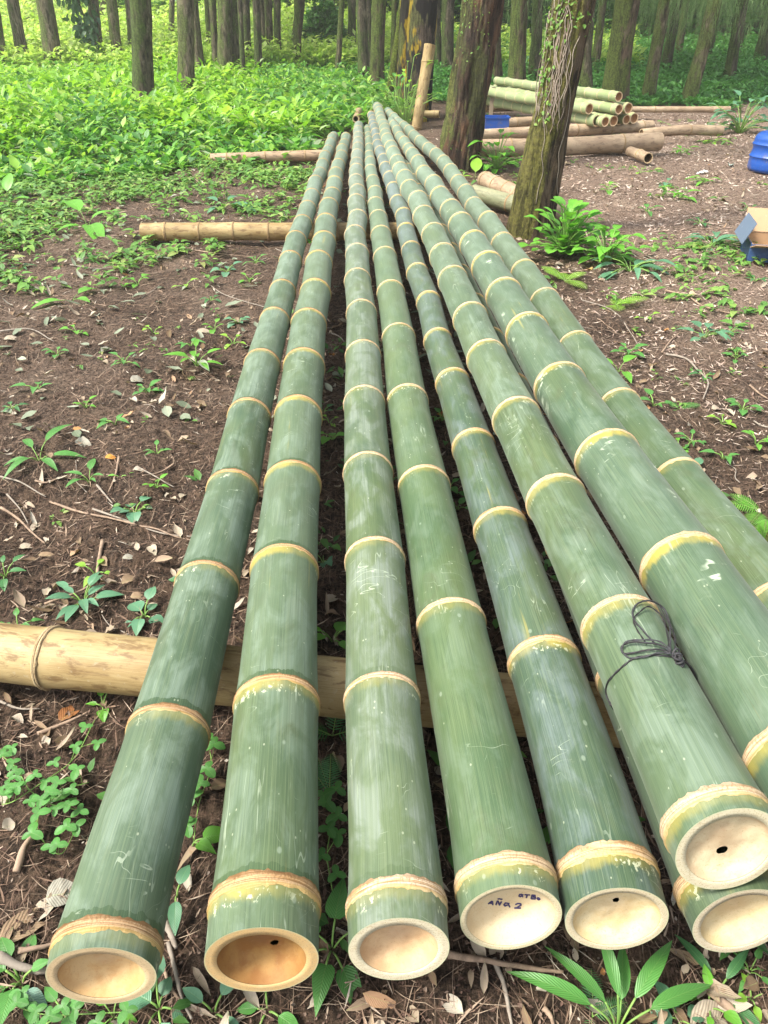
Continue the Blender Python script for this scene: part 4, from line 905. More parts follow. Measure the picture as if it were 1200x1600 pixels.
# right far weeds
x, y = wedge(15000, 17.5, 34, rs, .08, .75); px, py = pxof(x, y)
keep = (py < 158 + 7 * vn(x * 1.1, y * 1.1)) & (px > 640); x, y = x[keep], y[keep]; P = np.stack([x, y, gh(x, y)], -1); hgt = (.12 + .4 * sstep(19, 27, y)) * (.6 + .8 * rs.rand(len(x)))
growth('right_undergrowth', np.ones(len(x), bool), mat_leaf('right_leaf', [(0, (.04, .16, .03)), (.5, (.08, .26, .05)), (1, (.15, .36, .09))], .4, .4, .2), 9, (.06, .16), .55, "dense green weeds below the trees on the right")
# dark wood closing the back
x, y = wedge(15000, 34, 75, rs, -.3, .8); P = np.stack([x, y, gh(x, y)], -1); hgt = rs.rand(len(x)) ** 1.3 * 7 * sstep(-.25, .1, x / y) + .5
growth('distant_wood', np.ones(len(x), bool), DEEP, 7, (.3, .8), .5, "dark leafy wood closing the view behind the right trees", m=2)
x, y = wedge(7000, 55, 90, rs, -.8, -.05); P = np.stack([x, y, gh(x, y)], -1); hgt = rs.rand(len(x)) * 6 + .5
growth('sunlit_wood', np.ones(len(x), bool), LIME, 6, (.4, 1.0), .5, "hazy bright foliage far behind the left trees", m=2)

# hanging fronds on the right trees (part of the trees they hang from)
FR = mat_leaf('drooping_leaf', [(0, (.09, .19, .05)), (.5, (.17, .30, .10)), (1, (.28, .40, .18))], .4, .5, .1)
def fronds(root, n, R, z0, z1, seed):
    n = int(n * 1.5)
    rs = np.random.RandomState(seed); P = []; D = []; N = []; L = []
    for i in range(n):
        a = rs.rand() * 6.28; r = R * rs.rand() ** .6; x = math.cos(a) * r; y = math.sin(a) * r; zt = rs.uniform(z1 * .8, z1); zb = rs.uniform(z0, z0 + .9); z = zt; x0 = x
        while z > zb:
            P.append((x, y, z)); D.append((rs.randn() * .22, rs.randn() * .22, -1)); N.append(rs.randn(3)); L.append(rs.uniform(.12, .26)); z -= rs.uniform(.05, .11); x += rs.randn() * .012 + .004
    L = np.array(L); V, F, UV = leaves(P, D, N, L, .026, 1, .1, 0, 2)
    link('hanging_fronds', mesh_np('hanging_fronds', V, F, FR, UV), root)
TR = {o['label']: o for o in bpy.data.objects if o.get('category') == 'tree' and not o.parent}
for lab, n in (("leaning trunk right of the lichen-spotted one", 120), ("farther leaning dark trunk in the right wood", 130), ("strongly leaning trunk with moss at its foot in the right weeds", 90), ("dark leaning trunk second from the right edge", 130), ("slim dark trunk farther back on the right", 130), ("dark trunk leaning out at the right edge", 110), ("mossy trunk directly behind the green stack", 60), ("thick mossy trunk between the two big trees", 50)):
    fronds(TR[lab], n, 1.3, 1.15, 3.4, len(lab))

# round bush
pb = atg(508, 92); rs = np.random.RandomState(5)
bush = thing('bush', tuple(pb), "round dense green bush between the trunks at the top centre", 'bush')
dep = pb.y * CT + 1; Rb = 36 * dep / FPX; n = 5200; v = norm(rs.randn(n, 3)); v[:, 2] = np.abs(v[:, 2]); rr = (1 + .18 * fbm(v[:, 0] * 3, v[:, 1] * 3, v[:, 2] * 3, 3)) * rs.uniform(.7, 1.02, n)
P = v * rr[:, None] * np.array([Rb, Rb, Rb * 1.9]); V, F, UV = leaves(P, v + rs.randn(n, 3) * .5, v + np.array([0, 0, .8]), .16, .09, 2, .2, .3)
link('foliage', mesh_np('foliage', V, F, mat_leaf('bush_leaf', [(0, (.06, .2, .04)), (.5, (.11, .3, .06)), (1, (.2, .42, .1))], .4, .4, .2), UV), bush)
V, F = merge([tube_data(catmull([(0, 0, -.1), (.1 * math.cos(a), .1 * math.sin(a), .5), (.4 * math.cos(a), .4 * math.sin(a), 1.4)], 5), [.04] * 11, 6) for a in (0, 2, 4)])
link('stem', tri_fix('stem', V, F, BK[1]), bush)
# dark creeper on the pale left trunk
tp = TR["pale trunk behind the dark leafy creeper"]; q = aty(134, 50, tp.location.y - .35); n = 270
cr = thing('creeper', tuple(aty(150, 95, tp.location.y - .35)), "dark glossy leafy creeper hanging on the pale trunk at upper left", 'climbing plant')
P = np.stack([rs.randn(n) * .26, rs.randn(n) * .15, rs.rand(n)], -1); P[:, 2] = (P[:, 2] ** .8) * 2.1; P[:, 0] = P[:, 0] * (.35 + .6 * P[:, 2] / 1.6) - .18 * P[:, 2]
V, F, UV = leaves(P, rs.randn(n, 3) * .6 + np.array([0, 0, -1]), rs.randn(n, 3) * .5 + np.array([0, -1, .5]), .24, .13, 3, .2, .4)
link('foliage', mesh_np('foliage', V, F, mat_leaf('creeper_leaf', [(0, (.03, .10, .04)), (1, (.10, .22, .09))], .25, .3, .2), UV), cr)
V, F = tube_data(catmull([(0, 0, -.3), (-.05, 0, .8), (-.3, 0, 2.0)], 8), [.02] * 17, 6); link('stem', tri_fix('stem', V, F, BK[1]), cr)

# ------------------------------------------------------------------ GROUND LITTER (uncountable)
rs = np.random.RandomState(77)
CHIP = mat_island('shreds', [(0, (.06, .038, .026)), (.35, (.17, .11, .075)), (.7, (.27, .19, .13)), (.93, (.40, .31, .23)), (1, (.52, .46, .37))], .85, 90, .3)
def lay(n, y0, y1, xa, xb, Lr, Wr, name, mat, label, cat, p=1.3, m=2, fold=.2, droop=.15, lift=.004, shape=2, wav=0.0, dens=None, tiltz=.25, fo=None):
    x, y = wedge(n, y0, y1, rs, xa, xb, 1.0, p)
    if dens is not None:
        kk = rs.rand(n) < dens(x, y); x, y = x[kk], y[kk]
    n = len(x); z = gh(x, y) + lift; az = rs.rand(n) * 6.283
    D = np.stack([np.cos(az), np.sin(az), (rs.rand(n) - .5) * tiltz], -1); N = np.array([0, 0, 1.]) + rs.randn(n, 3) * tiltz
    sc = np.clip(y / 3, 1, 3) if fo is None else 1
    L = rs.uniform(*Lr, n) * np.sqrt(sc); W = rs.uniform(*Wr, n) * sc
    V, F, UV = leaves(np.stack([x, y, z], -1), D, N, L, W, m, fold, droop * (rs.rand(n) * 2 - 1), shape, wav, seed=n)
    tag(link(name, mesh_np(name, V, F, mat, UV)), label, cat, kind='stuff')
def rootlets(n, y0, y1, name, mat, label):
    x, y = wedge(n, y0, y1, rs, -.8, .8, 1.0, 1.6); az = rs.rand(n) * 6.283; D = np.stack([np.cos(az), np.sin(az), np.zeros(n)], -1); sg = np.sign(rs.rand(n) - .5)
    N = np.stack([-np.sin(az) * sg, np.cos(az) * sg, np.full(n, .75)], -1); L = rs.uniform(.04, .16, n) * np.clip(y / 3, 1, 2)
    V, F, UV = leaves(np.stack([x, y, gh(x, y) + .004], -1), D, N, L, rs.uniform(.0018, .0034, n) * np.clip(y / 2.5, 1, 2.4), 6, .1, rs.uniform(.1, .7, n), 2)
    hv = gh(V[:, 0], V[:, 1]); V[:, 2] = hv + .004 + .010 * np.abs(vn(V[:, 0] * 25, V[:, 1] * 25, 3)); tag(link(name, mesh_np(name, V, F, mat, UV)), label, 'litter', kind='stuff')
rootlets(15000, .3, 10, 'rootlets', mat_island('rootlet', [(0, (.11, .065, .045)), (.5, (.20, .13, .09)), (1, (.36, .28, .20))], .85, 90, .25), "thin curved dry rootlets tangled over the soil")
def dchips(x, y):
    u = x / np.maximum(y, .1); f = .70 + .30 * sstep(.05, .35, u) * sstep(2.5, 4.5, y)
    f = f * (.5 + .5 * sstep(-.4, .4, fbm(x * 2, y * 2, 9, 3)) * 1.3); return np.clip(f, 0, 1) * (.30 + .70 * sstep(.9, 2.6, y))
lay(100000, .2, 19, -.75, .8, (.012, .065), (.0022, .008), 'plant_shreds', CHIP, "brown fibrous shreds and chips over the soil", 'litter', 1.8, 2, .2, .35, dens=dchips)
lay(45000, 2.5, 17, .05, .8, (.015, .05), (.004, .011), 'pale_chips', mat_island('pale_chips', [(0, (.20, .14, .11)), (.5, (.40, .30, .24)), (1, (.60, .51, .42))], .85, 90, .25), "pale wood shavings trodden into the yard", 'litter', 1.0, 2, .3, .4, dens=lambda x, y: sstep(.12, .35, x / y) * (.35 + .65 * sstep(-.3, .3, fbm(x * 1.5, y * 1.5, 21, 3))))
lay(26000, .2, 4.5, -.8, .8, (.004, .014), (.003, .010), 'soil_crumbs', mat_island('crumbs', [(0, (.03, .018, .013)), (.6, (.10, .06, .045)), (.95, (.22, .16, .12)), (1, (.4, .36, .3))], .9, 200, .3), "crumbs of soil and bark", 'litter', 1.3, 2, 1.0, 1.2, shape=3, fo=1)
DEADM = mat_leaf('dead_leaf', [(0, (.13, .075, .045)), (.3, (.26, .18, .12)), (.65, (.38, .31, .24)), (.9, (.46, .41, .34)), (1, (.40, .17, .05))], .12, .7, .5, .35, .25)
lay(9000, .4, 17, -.75, .8, (.010, .080), (.008, .034), 'fallen_leaves', DEADM, "small dry grey and brown leaves scattered on the soil", 'litter', 1.5, 5, .7, .8, .008, 0, .45, fo=1, dens=lambda x, y: .35 + .65 * sstep(-.3, .4, fbm(x * 1.2, y * 1.2, 4, 2)))
lay(500, 3.0, 9, -.75, -.1, (.04, .13), (.02, .05), 'wilted_leaves', mat_leaf('wilt_leaf', [(0, (.12, .15, .09)), (.5, (.22, .26, .18)), (1, (.34, .36, .27))], .2, .6, .3, .2), "wilted grey-green leaves near the undergrowth edge", 'litter', 1, 5, .4, .5, .015, 0, .2, fo=1)
# small low weeds as ground cover
def cover(n, y0, y1, xa, xb, dens, L, mat, name, label, k=5, H=(.005, .05), m=3, sh=0, wr=.5, p=1.0, el=(0, 45)):
    x, y = wedge(n, y0, y1, rs, xa, xb, 1.0, p); kk = (rs.rand(n) < dens(x, y)) & free_of_poles(x, y); x, y = x[kk], y[kk]
    V, F, UV = plants(np.stack([x, y, gh(x, y)], -1), k, rs, L, H, el, wr, m, sh, .25, .5, spread=.012)
    tag(link(name, mesh_np(name, V, F, mat, UV)), label, 'plants', kind='stuff')
def dleft(x, y):
    px, py = pxof(x, y); e = np.interp(px, [-400, 0, 120, 250, 400, 520], [460, 430, 385, 330, 310, 290])
    return sstep(50, -70, py - e + 90 * fbm(x * 1.5, y * 1.5, 6, 3)) * (px < 640)
cover(11000, 3.2, 14, -.75, .05, dleft, (.035, .10), MID, 'low_weeds', "low leafy weeds thinning out over the litter on the left", 6, (.01, .09))
def dright(x, y):
    px, py = pxof(x, y); f = fbm(x * 1.1, y * 1.1, 8, 3)
    a = np.exp(-(((px - 1120) / 80) ** 2 + ((py - 430) / 55) ** 2)) * .9 + np.exp(-(((px - 1150) / 60) ** 2 + ((py - 385) / 25) ** 2)) * .6
    b = .10 * sstep(.15, .5, f) + .5 * np.exp(-(((px - 790) / 40) ** 2 + ((py - 250) / 22) ** 2)) + .25 * np.exp(-((px - 740) / 25) ** 2) * (py < 290)
    return np.clip(a * sstep(-.5, .3, f) + b, 0, 1) * (px > 640)
cover(9000, 2.5, 17, .05, .8, dright, (.03, .10), MID, 'yard_weeds', "trampled low weeds scattered over the yard on the right", 5, (.005, .05), el=(-5, 35))
cover(1500, .5, 5, -.8, .8, lambda x, y: .10 + .35 * sstep(.25, .6, fbm(x * 2.2, y * 2.2, 12, 3)), (.012, .035), MID, 'tiny_seedlings', "tiny seedlings sprouting in the dark soil", 4, (.003, .02), wr=.6)
def dgap(x, y): return .35 * sstep(-.2, .4, fbm(x * 3, y * 3, 14, 3)) + .05
x, y = rs.uniform(-.75, 1.0, 700), rs.uniform(.5, 9, 700); kk = rs.rand(700) < dgap(x, y); x, y = x[kk], y[kk]
V, F, UV = plants(np.stack([x, y, gh(x, y)], -1), 5, rs, (.02, .06), (.01, .06), (0, 50), .5); tag(link('shaded_weeds', mesh_np('shaded_weeds', V, F, DEEP, UV)), "shaded small weeds in the gaps under the poles", 'plants', kind='stuff')
# dense low cover in front of the undergrowth
# ------------------------------------------------------------------ STICKS AND LEAVES ONE CAN POINT AT
STM = [mat_island('stick_bark', [(0, (.22, .15, .10)), (1, (.34, .25, .18))], .8, 40, .5), mat_island('stick_grey', [(0, (.20, .17, .14)), (1, (.30, .26, .21))], .8, 40, .4)]
def stick(pix, r, label, m=0, lift=.006, r2=None):
    Q = [np.array(atg(px, py, lift + r)) for px, py in pix]; Q = catmull(Q, 6); Q[:, 2] = np.maximum(Q[:, 2], np.convolve(np.pad(Q[:, 2], 3, 'edge'), np.ones(7) / 7, 'valid')); base = tuple(Q[len(Q) // 2])
    V, F = tube_data(Q, np.linspace(r, r2 or r * .5, len(Q)), 8, .25)
    o = link('fallen_stick', tri_fix('stick', V, F, STM[m], base), None, base); return tag(o, label, 'stick', 'sticks lying on the soil')
S_ = [([(76, 776), (120, 795), (170, 812), (213, 823)], .006, "long pale stick left of the poles, pointing at the leftmost pole"), ([(145, 795), (200, 815), (250, 828), (302, 840)], .0045, "thin stick crossing just under the long pale one"),
 ([(205, 822), (240, 822), (275, 836), (300, 842)], .004, "kinked twig at the right tip of the long pale stick"), ([(0, 741), (30, 750), (70, 770)], .005, "pale root stick at the left edge above the others"), ([(0, 790), (22, 800), (45, 822), (70, 848)], .006, "bent pale root at the left edge"),
 ([(10, 770), (30, 790), (42, 812)], .004, "short twig beside the bent pale root"), ([(188, 722), (182, 742), (170, 768)], .006, "short upright brown stick behind the bright oval leaf"), ([(152, 760), (163, 772), (176, 787)], .005, "stubby twig left of the upright brown stick"),
 ([(272, 723), (250, 736), (224, 750)], .0055, "brown stick sloping up to the right near the leftmost pole"), ([(222, 735), (245, 748), (272, 760)], .004, "twig crossing the sloping brown stick"), ([(162, 850), (155, 880), (148, 905), (70, 945)], .008, "crooked grey branch above the yellow bearer"),
 ([(0, 518), (40, 515), (85, 536)], .006, "pale forked twig at the left edge in mid distance"), ([(60, 1150), (100, 1130), (137, 1112)], .006, "straight twig under the rusty leaf"), ([(0, 1096), (30, 1105), (60, 1102)], .004, "thin twig under the yellow bearer at the left"),
 ([(25, 1362), (45, 1320), (66, 1300)], .009, "dark rotten stick left of the leftmost pole"), ([(0, 1500), (40, 1512), (76, 1512)], .011, "thick grey stick under the leftmost cut end"), ([(30, 1490), (60, 1482), (82, 1470)], .007, "brown stick reaching the leftmost pole"),
 ([(262, 1470), (275, 1520), (288, 1570), (302, 1600)], .005, "slender pale stick right of the leftmost cut end"), ([(250, 1495), (270, 1550), (300, 1590)], .004, "second slender stick beside the pale one"), ([(258, 1440), (268, 1462), (275, 1480)], .008, "short mossy twig between the two left cut ends"),
 ([(700, 1490), (760, 1505), (830, 1510), (880, 1520)], .007, "long dry stalk below the handwritten pole end"), ([(640, 1470), (700, 1490), (760, 1500)], .005, "dry stalk under the third cut end"), ([(1120, 1550), (1150, 1575), (1180, 1600)], .010, "thick brown stick at the bottom right corner"),
 ([(1040, 555), (1066, 560), (1090, 580), (1105, 603), (1098, 625)], .007, "curved pale root in the right soil"), ([(1034, 553), (1050, 530), (1078, 510)], .005, "straight twig meeting the curved root"), ([(910, 470), (945, 480), (985, 520), (1000, 545)], .005, "long thin twig below the ferns"),
 ([(1040, 455), (1070, 462), (1100, 480), (1145, 490)], .007, "branching twig in the right yard"), ([(1100, 480), (1120, 470), (1145, 455)], .004, "side twig of the right yard"), ([(1085, 890), (1130, 905), (1165, 915)], .005, "dark stick beside the mossy stump"), ([(515, 520), (530, 530), (545, 545)], .005, "stick across the gap between the second and third poles"),
 ([(985, 560), (975, 545), (1000, 540)], .004, "small hooked twig by the rightmost pole"), ([(420, 480), (350, 462), (330, 448)], .004, "thin twig left of the poles in mid distance"), ([(305, 390), (345, 398), (400, 402)], .005, "twig in front of the second bearer"), ([(110, 415), (160, 420), (210, 412)], .005, "twig in the left litter below the weeds"),
 ([(1170, 605), (1185, 612), (1200, 620)], .006, "stick end at the right edge"), ([(770, 1500), (785, 1530), (800, 1600)], .006, "upright stalk stub under the handwritten pole"), ([(850, 1570), (862, 1585), (865, 1600)], .006, "stalk stub left of the large blade-leaved plant")]
for i, s in enumerate(S_): stick(s[0], s[1], s[2], i % 2)
rs = np.random.RandomState(91)
for i in range(70):
    x, y = wedge(1, .7, 9, rs, -.6, .62, 0, 1.2); x = float(x[0]); y = float(y[0])
    if not bool(free_of_poles(np.array([x]), np.array([y]))[0]): continue
    a = rs.rand() * 6.28; L = rs.uniform(.08, .3); Q = []
    for t in np.linspace(-.5, .5, 5):
        X = x + math.cos(a) * L * t + rs.randn() * .008; Y = y + math.sin(a) * L * t + rs.randn() * .008; Q.append((X, Y, float(gh(X, Y)) + .008))
    Q = catmull(Q, 4); V, F = tube_data(Q, np.linspace(rs.uniform(.002, .005), .0015, len(Q)), 6, .2); base = tuple(Q[8])
    tag(link('twig', tri_fix('twig', V, F, STM[i % 2], base), None, base), "thin dry twig lying on the soil " + ("left of the poles" if x < 0 else "right of the poles"), 'twig', 'small twigs on the soil')

def dry_leaf(px, py, L, W, az, mat, label, fold=.5, droop=.4, cat='fallen leaf', lift=.012, wav=.12, shape=0):
    p = atg(px, py, lift); D = np.array([[math.cos(az), math.sin(az), .08]]); c = np.array(p) - D[0] * L / 2
    V, F, UV = leaves([c], D, [[.1 * math.sin(az * 3), -.2, 1]], L, W, 12, fold, droop, shape, wav, seed=int(px))
    me = mesh_np('blade', V, F, mat, UV, loc=tuple(p)); o = link('dead_leaf', me, None, tuple(p)); return tag(o, label, cat, 'single dead leaves on the soil')
def dl(name, c, blot=.4, vein=.5): return mat_leaf(name, [(0, c), (1, c)], .1, .65, vein, blot, .25)
LR_ = dl('rust_leaf', (.30, .12, .045)); LG_ = dl('grey_leaf', (.30, .28, .23)); LP_ = dl('pale_leaf', (.40, .33, .25)); LB_ = dl('brown_leaf', (.28, .19, .12)); LT_ = dl('teal_leaf', (.14, .24, .19), .2)
for q in [(107, 1100, .085, .045, 1.1, LR_, "rusty orange leaf lying below the yellow bearer"), (45, 1440, .13, .055, .7, LB_, "large curled brown leaf left of the leftmost cut end"), (98, 1393, .075, .06, .2, LG_, "round veined grey leaf touching the leftmost pole"), (50, 1558, .065, .04, -.6, LT_, "bluish green leaf at the bottom left corner"),
  (1120, 1588, .12, .07, .3, LP_, "broad pale brown leaf at the bottom right corner"), (40, 848, .06, .03, .3, LP_, "pale leaf left, above the crooked branch"), (75, 867, .07, .025, .1, LB_, "narrow brown leaf beside the crooked branch"), (239, 862, .05, .035, -1.0, LP_, "pale oval leaf near the leftmost pole"),
  (205, 908, .07, .04, .9, LB_, "curled brown leaf above the yellow bearer"), (215, 930, .05, .03, .1, LB_, "small brown leaf above the yellow bearer"), (205, 882, .05, .025, .2, LG_, "small grey leaf beside the leftmost pole"), (286, 772, .045, .03, 1.2, LP_, "small tan leaf close to the leftmost pole"),
  (322, 518, .12, .05, .2, LP_, "pale ragged leaf in mid distance left of the poles"), (170, 548, .10, .06, 1.0, LG_, "grey crumpled leaf in the left litter"), (215, 590, .09, .06, .3, LG_, "grey-green leaf among the left seedlings"), (175, 722, .05, .03, .1, dl('orange_leaf', (.55, .24, .05)), "small orange leaf behind the left seedlings"),
  (130, 690, .10, .05, -.6, LG_, "grey leaf behind the broad left seedling"), (520, 932, .06, .035, .8, LP_, "curled pale leaf in the gap between the second and third poles"), (690, 1010, .05, .03, .3, LB_, "small leaf in the gap under the poles"), (1085, 458, .075, .05, .1, dl('tan_leaf', (.55, .40, .25)), "tan leaf on the path right of the ferns"),
  (1005, 560, .05, .03, .2, LP_, "pale leaf beside the hooked twig"), (1020, 470, .06, .03, .9, LP_, "pale leaf near the right twigs"), (1160, 500, .12, .05, .4, LG_, "grey leaf at the right beside weeds"), (920, 417, .10, .045, 1.8, dl('yellow_leaf', (.5, .33, .13)), "yellowish dead leaf standing in the bush at the vine-hung tree"),
  (1120, 640, .07, .04, .3, LP_, "pale leaf in the right soil below the curved root"), (1150, 790, .06, .04, .5, LR_, "reddish leaf beside the fern on the right"), (1000, 605, .05, .02, .2, LB_, "brown leaf next to the rightmost pole"), (70, 300, .15, .06, .2, LP_, "pale leaf in the left weeds"), (60, 450, .12, .06, .9, LG_, "large grey leaf in the left litter"),
  (20, 530, .10, .05, .4, LP_, "pale leaf at the left edge in mid distance"), (345, 1225, .05, .03, .5, LB_, "small brown leaf in the gap between the two left poles"), (345, 930, .05, .03, 1.2, LG_, "small grey leaf in the gap between the two left poles")]:
    dry_leaf(*q)
    
# ------------------------------------------------------------------ INDIVIDUAL PLANTS
STEM = mat_island('green_stem', [(0, (.14, .26, .06)), (1, (.20, .34, .08))], .5, 30, .2)
BL = {k: mat_leaf('plant_leaf_' + k, [(0, c), (1, tuple(min(1, v * 1.35) for v in c))], t, r, .35) for k, c, t, r in (('bright', (.13, .36, .04), .4, .35), ('mid', (.08, .24, .05), .35, .38), ('deep', (.05, .16, .05), .3, .4), ('blue', (.09, .22, .12), .3, .4), ('lime', (.24, .46, .05), .45, .38))}
def make_plant(name, specs, mat, m=8, shape=0, label=None, cat='plant', loc=(0, 0, 0), group=None, stem_r=.0022):
    """specs: list of (az deg, elevation deg, stalk length, leaf length, width ratio, droop)"""
    root = thing(name, loc, label, cat, group); V = []; st = []
    for i, (az, el, sl, L, wr, dr) in enumerate(specs):
        a = rad(az); e = rad(el); d = np.array([math.cos(a) * math.cos(e), math.sin(a) * math.cos(e), math.sin(e)])
        tip = d * sl; st.append(tube_data(catmull([(0, 0, -.01), tuple(tip * .5 + np.array([0, 0, sl * .12])), tuple(tip)], 4), stem_r, 6))
        e2 = e * .55; D = np.array([math.cos(a) * math.cos(e2), math.sin(a) * math.cos(e2), math.sin(e2)]); N = np.array([-math.cos(a) * math.sin(e2), -math.sin(a) * math.sin(e2), math.cos(e2) + .3])
        V.append(leaves([tip], [D], [N], L, L * wr, m, .28, dr, shape, .04, seed=i))
    v, f, u = cat3(V); link('foliage', mesh_np('foliage', v, f, mat, u), root)
    v, f = merge(st); link('stem', tri_fix('stem', v, f, STEM), root); return root
def rspecs(n, rs, sl, L, wr, el=(20, 60), dr=.5): return [(i * 360 / n + rs.uniform(-25, 25), rs.uniform(*el), rs.uniform(*sl), rs.uniform(*L), wr * rs.uniform(.85, 1.15), dr * rs.uniform(.5, 1.2)) for i in range(n)]
rs = np.random.RandomState(55)
# large ones, each built on its own
g0 = atg(965, 1610); g0 = Vector((g0.x, g0.y, g0.z))
make_plant('blade_leaved_plant', [(160, 48, .09, .15, .22, .45), (140, 62, .08, .13, .20, .4), (20, 30, .08, .14, .23, .45), (45, 55, .08, .13, .25, .5), (350, 25, .07, .14, .24, .4), (100, 70, .09, .12, .22, .3), (200, 20, .06, .12, .3, .5), (75, 50, .06, .10, .3, .4)], BL['mid'], 12, 0, "large plant with long blade leaves below the pole with the small hole", loc=g0)
make_plant('blade_leaved_plant', [(120, 35, .03, .09, .25, .4), (300, 20, .03, .09, .3, .3), (40, 60, .03, .08, .25, .5)], BL['deep'], 10, 0, "small blade-leaved plant under the lowest right cut end", loc=atg(1125, 1545))
make_plant('broadleaf_seedling', [(10, 25, .03, .075, .62, .4), (330, 40, .03, .05, .6, .4)], BL['bright'], 10, 1, "bright broad leaf poking out between the two leftmost poles", loc=atg(300, 1318, .03))
make_plant('broadleaf_seedling', [(280, 20, .02, .06, .5, .5), (80, 20, .02, .05, .6, .4)], BL['blue'], 10, 0, "bluish leaves hanging between the two left cut ends", loc=atg(275, 1395, .03))
make_plant('broadleaf_seedling', [(20, 40, .07, .09, .6, .4), (80, 50, .06, .08, .6, .4), (150, 35, .04, .07, .6, .4), (300, 10, .05, .09, .5, .6), (260, 30, .05, .08, .55, .5), (200, 20, .04, .06, .6, .4)], BL['mid'], 10, 1, "broad-leaved plant between the second and third cut ends", loc=atg(518, 1480))
make_plant('broadleaf_seedling', [(250, 10, .03, .055, .6, .4), (100, 40, .03, .055, .6, .3), (330, 20, .03, .05, .6, .4), (180, 20, .02, .04, .6, .4)], BL['mid'], 8, 0, "leafy seedling below the brown-hollowed cut end", loc=atg(418, 1580))
make_plant('broadleaf_seedling', [(50, 55, .04, .06, .5, .3), (150, 30, .03, .05, .5, .4), (330, 20, .03, .04, .5, .4)], BL['blue'], 8, 0, "small seedling with upright leaf below the gap of the left cut ends", loc=atg(335, 1585))
make_plant('broadleaf_seedling', [(70, 45, .09, .16, .26, .5), (130, 35, .07, .12, .3, .5), (10, 20, .06, .13, .35, .4), (240, 40, .05, .12, .3, .7), (200, 25, .05, .09, .35, .5), (320, 30, .05, .10, .35, .5)], BL['mid'], 10, 0, "tall long-leaved seedling left, in front of the hollow", loc=atg(62, 722))
make_plant('broadleaf_seedling', rspecs(6, rs, (.03, .06), (.05, .09), .35), BL['mid'], 8, 0, "leafy seedling right of the tall one, beside the brown stick", loc=atg(140, 752))
make_plant('broadleaf_seedling', [(0, 15, .03, .07, .5, .3), (190, 30, .02, .03, .5, .3)], BL['bright'], 8, 0, "single bright oval leaf at the foot of the brown stick", loc=atg(188, 748))
make_plant('broadleaf_seedling', rspecs(11, rs, (.03, .09), (.05, .09), .42, (10, 60)), BL['blue'], 8, 0, "bluish multi-leaved plant above the yellow bearer", loc=atg(132, 948))
make_plant('broadleaf_seedling', rspecs(6, rs, (.03, .06), (.03, .06), .5), BL['deep'], 8, 0, "small plant at the left edge above the yellow bearer", loc=atg(10, 905))
make_plant('broadleaf_seedling', [(290, 20, .02, .045, .75, .3), (110, 40, .03, .04, .5, .3), (60, 55, .04, .045, .4, .3), (180, 30, .02, .03, .5, .3)], BL['bright'], 8, 1, "seedling with a heart-shaped leaf under the yellow bearer", loc=atg(160, 1100))
make_plant('broadleaf_seedling', [(215, 20, .07, .20, .42, .3), (60, 30, .08, .16, .5, .4), (330, 30, .06, .13, .5, .3)], BL['bright'], 8, 0, "two-leaved bright seedling in the left litter", loc=atg(112, 470))
make_plant('broadleaf_seedling', rspecs(9, rs, (.05, .12), (.08, .13), .4, (20, 60)), BL['bright'], 6, 0, "bushy bright seedling in the middle of the left soil", loc=atg(308, 575))
make_plant('broadleaf_seedling', [(300, 25, .14, .38, .45, .6), (130, 50, .18, .36, .45, .5), (30, 60, .1, .2, .4, .4), (220, 30, .08, .2, .4, .4)], BL['bright'], 8, 0, "plant with large drooping leaves at the edge of the left weeds", loc=atg(138, 358))
make_plant('broadleaf_seedling', [(90, 80, .14, .24, .5, .15), (270, 30, .08, .16, .5, .3), (350, 40, .1, .17, .5, .3)], BL['bright'], 8, 0, "single upright lime leaf at the left edge", loc=atg(15, 322))
make_plant('broadleaf_seedling', [(330, 25, .12, .30, .45, .4), (150, 40, .1, .2, .45, .4), (60, 40, .1, .2, .4, .4), (240, 20, .08, .18, .4, .4)], BL['blue'], 8, 0, "broad-leaved plant between the second and third bearers", loc=atg(350, 326))
make_plant('broadleaf_seedling', [(0, 35, .06, .30, .45, .5), (180, 25, .06, .18, .45, .4)], BL['bright'], 8, 0, "broad leaf sprouting at the foot of the big reddish tree", loc=atg(700, 240))
make_plant('broadleaf_seedling', [(80, 70, .08, .26, .55, .2), (200, 35, .05, .12, .5, .3)], BL['lime'], 8, 0, "upright lime leaf right of the big reddish tree", loc=atg(742, 280))
make_plant('broadleaf_seedling', [(40, 45, .06, .11, .5, .4), (150, 45, .05, .09, .5, .3), (280, 20, .06, .10, .5, .4)], BL['bright'], 8, 0, "seedling right of the poles beside the straight twig", loc=atg(965, 585))
make_plant('broadleaf_seedling', [(20, 10, .04, .22, .22, .2), (200, 10, .03, .10, .3, .3)], BL['bright'], 10, 0, "long narrow leaf lying at the right edge", loc=atg(1155, 492))
make_plant('broadleaf_seedling', rspecs(9, rs, (.05, .10), (.08, .14), .5, (10, 50)), BL['blue'], 7, 0, "blue-green weed beside the curved root", loc=atg(1100, 530))
bz = make_plant('leafy_bush', rspecs(120, rs, (.06, .40), (.06, .12), .85, (15, 88), .3), BL['bright'], 6, 3, "low leafy bush at the foot of the vine-hung tree", 'bush', loc=atg(880, 400), stem_r=.004)
make_plant('leafy_bush', rspecs(55, rs, (.06, .30), (.07, .14), .65, (10, 75), .5), BL['bright'], 7, 0, "smaller brighter leaves right of the bush by the vine-hung tree", 'bush', loc=atg(945, 410), stem_r=.004)
make_plant('leafy_bush', rspecs(14, rs, (.06, .25), (.12, .25), .35, (0, 40), .6), BL['blue'], 7, 0, "long drooping leaves at the right of the bush", 'bush', loc=atg(985, 425), stem_r=.004)
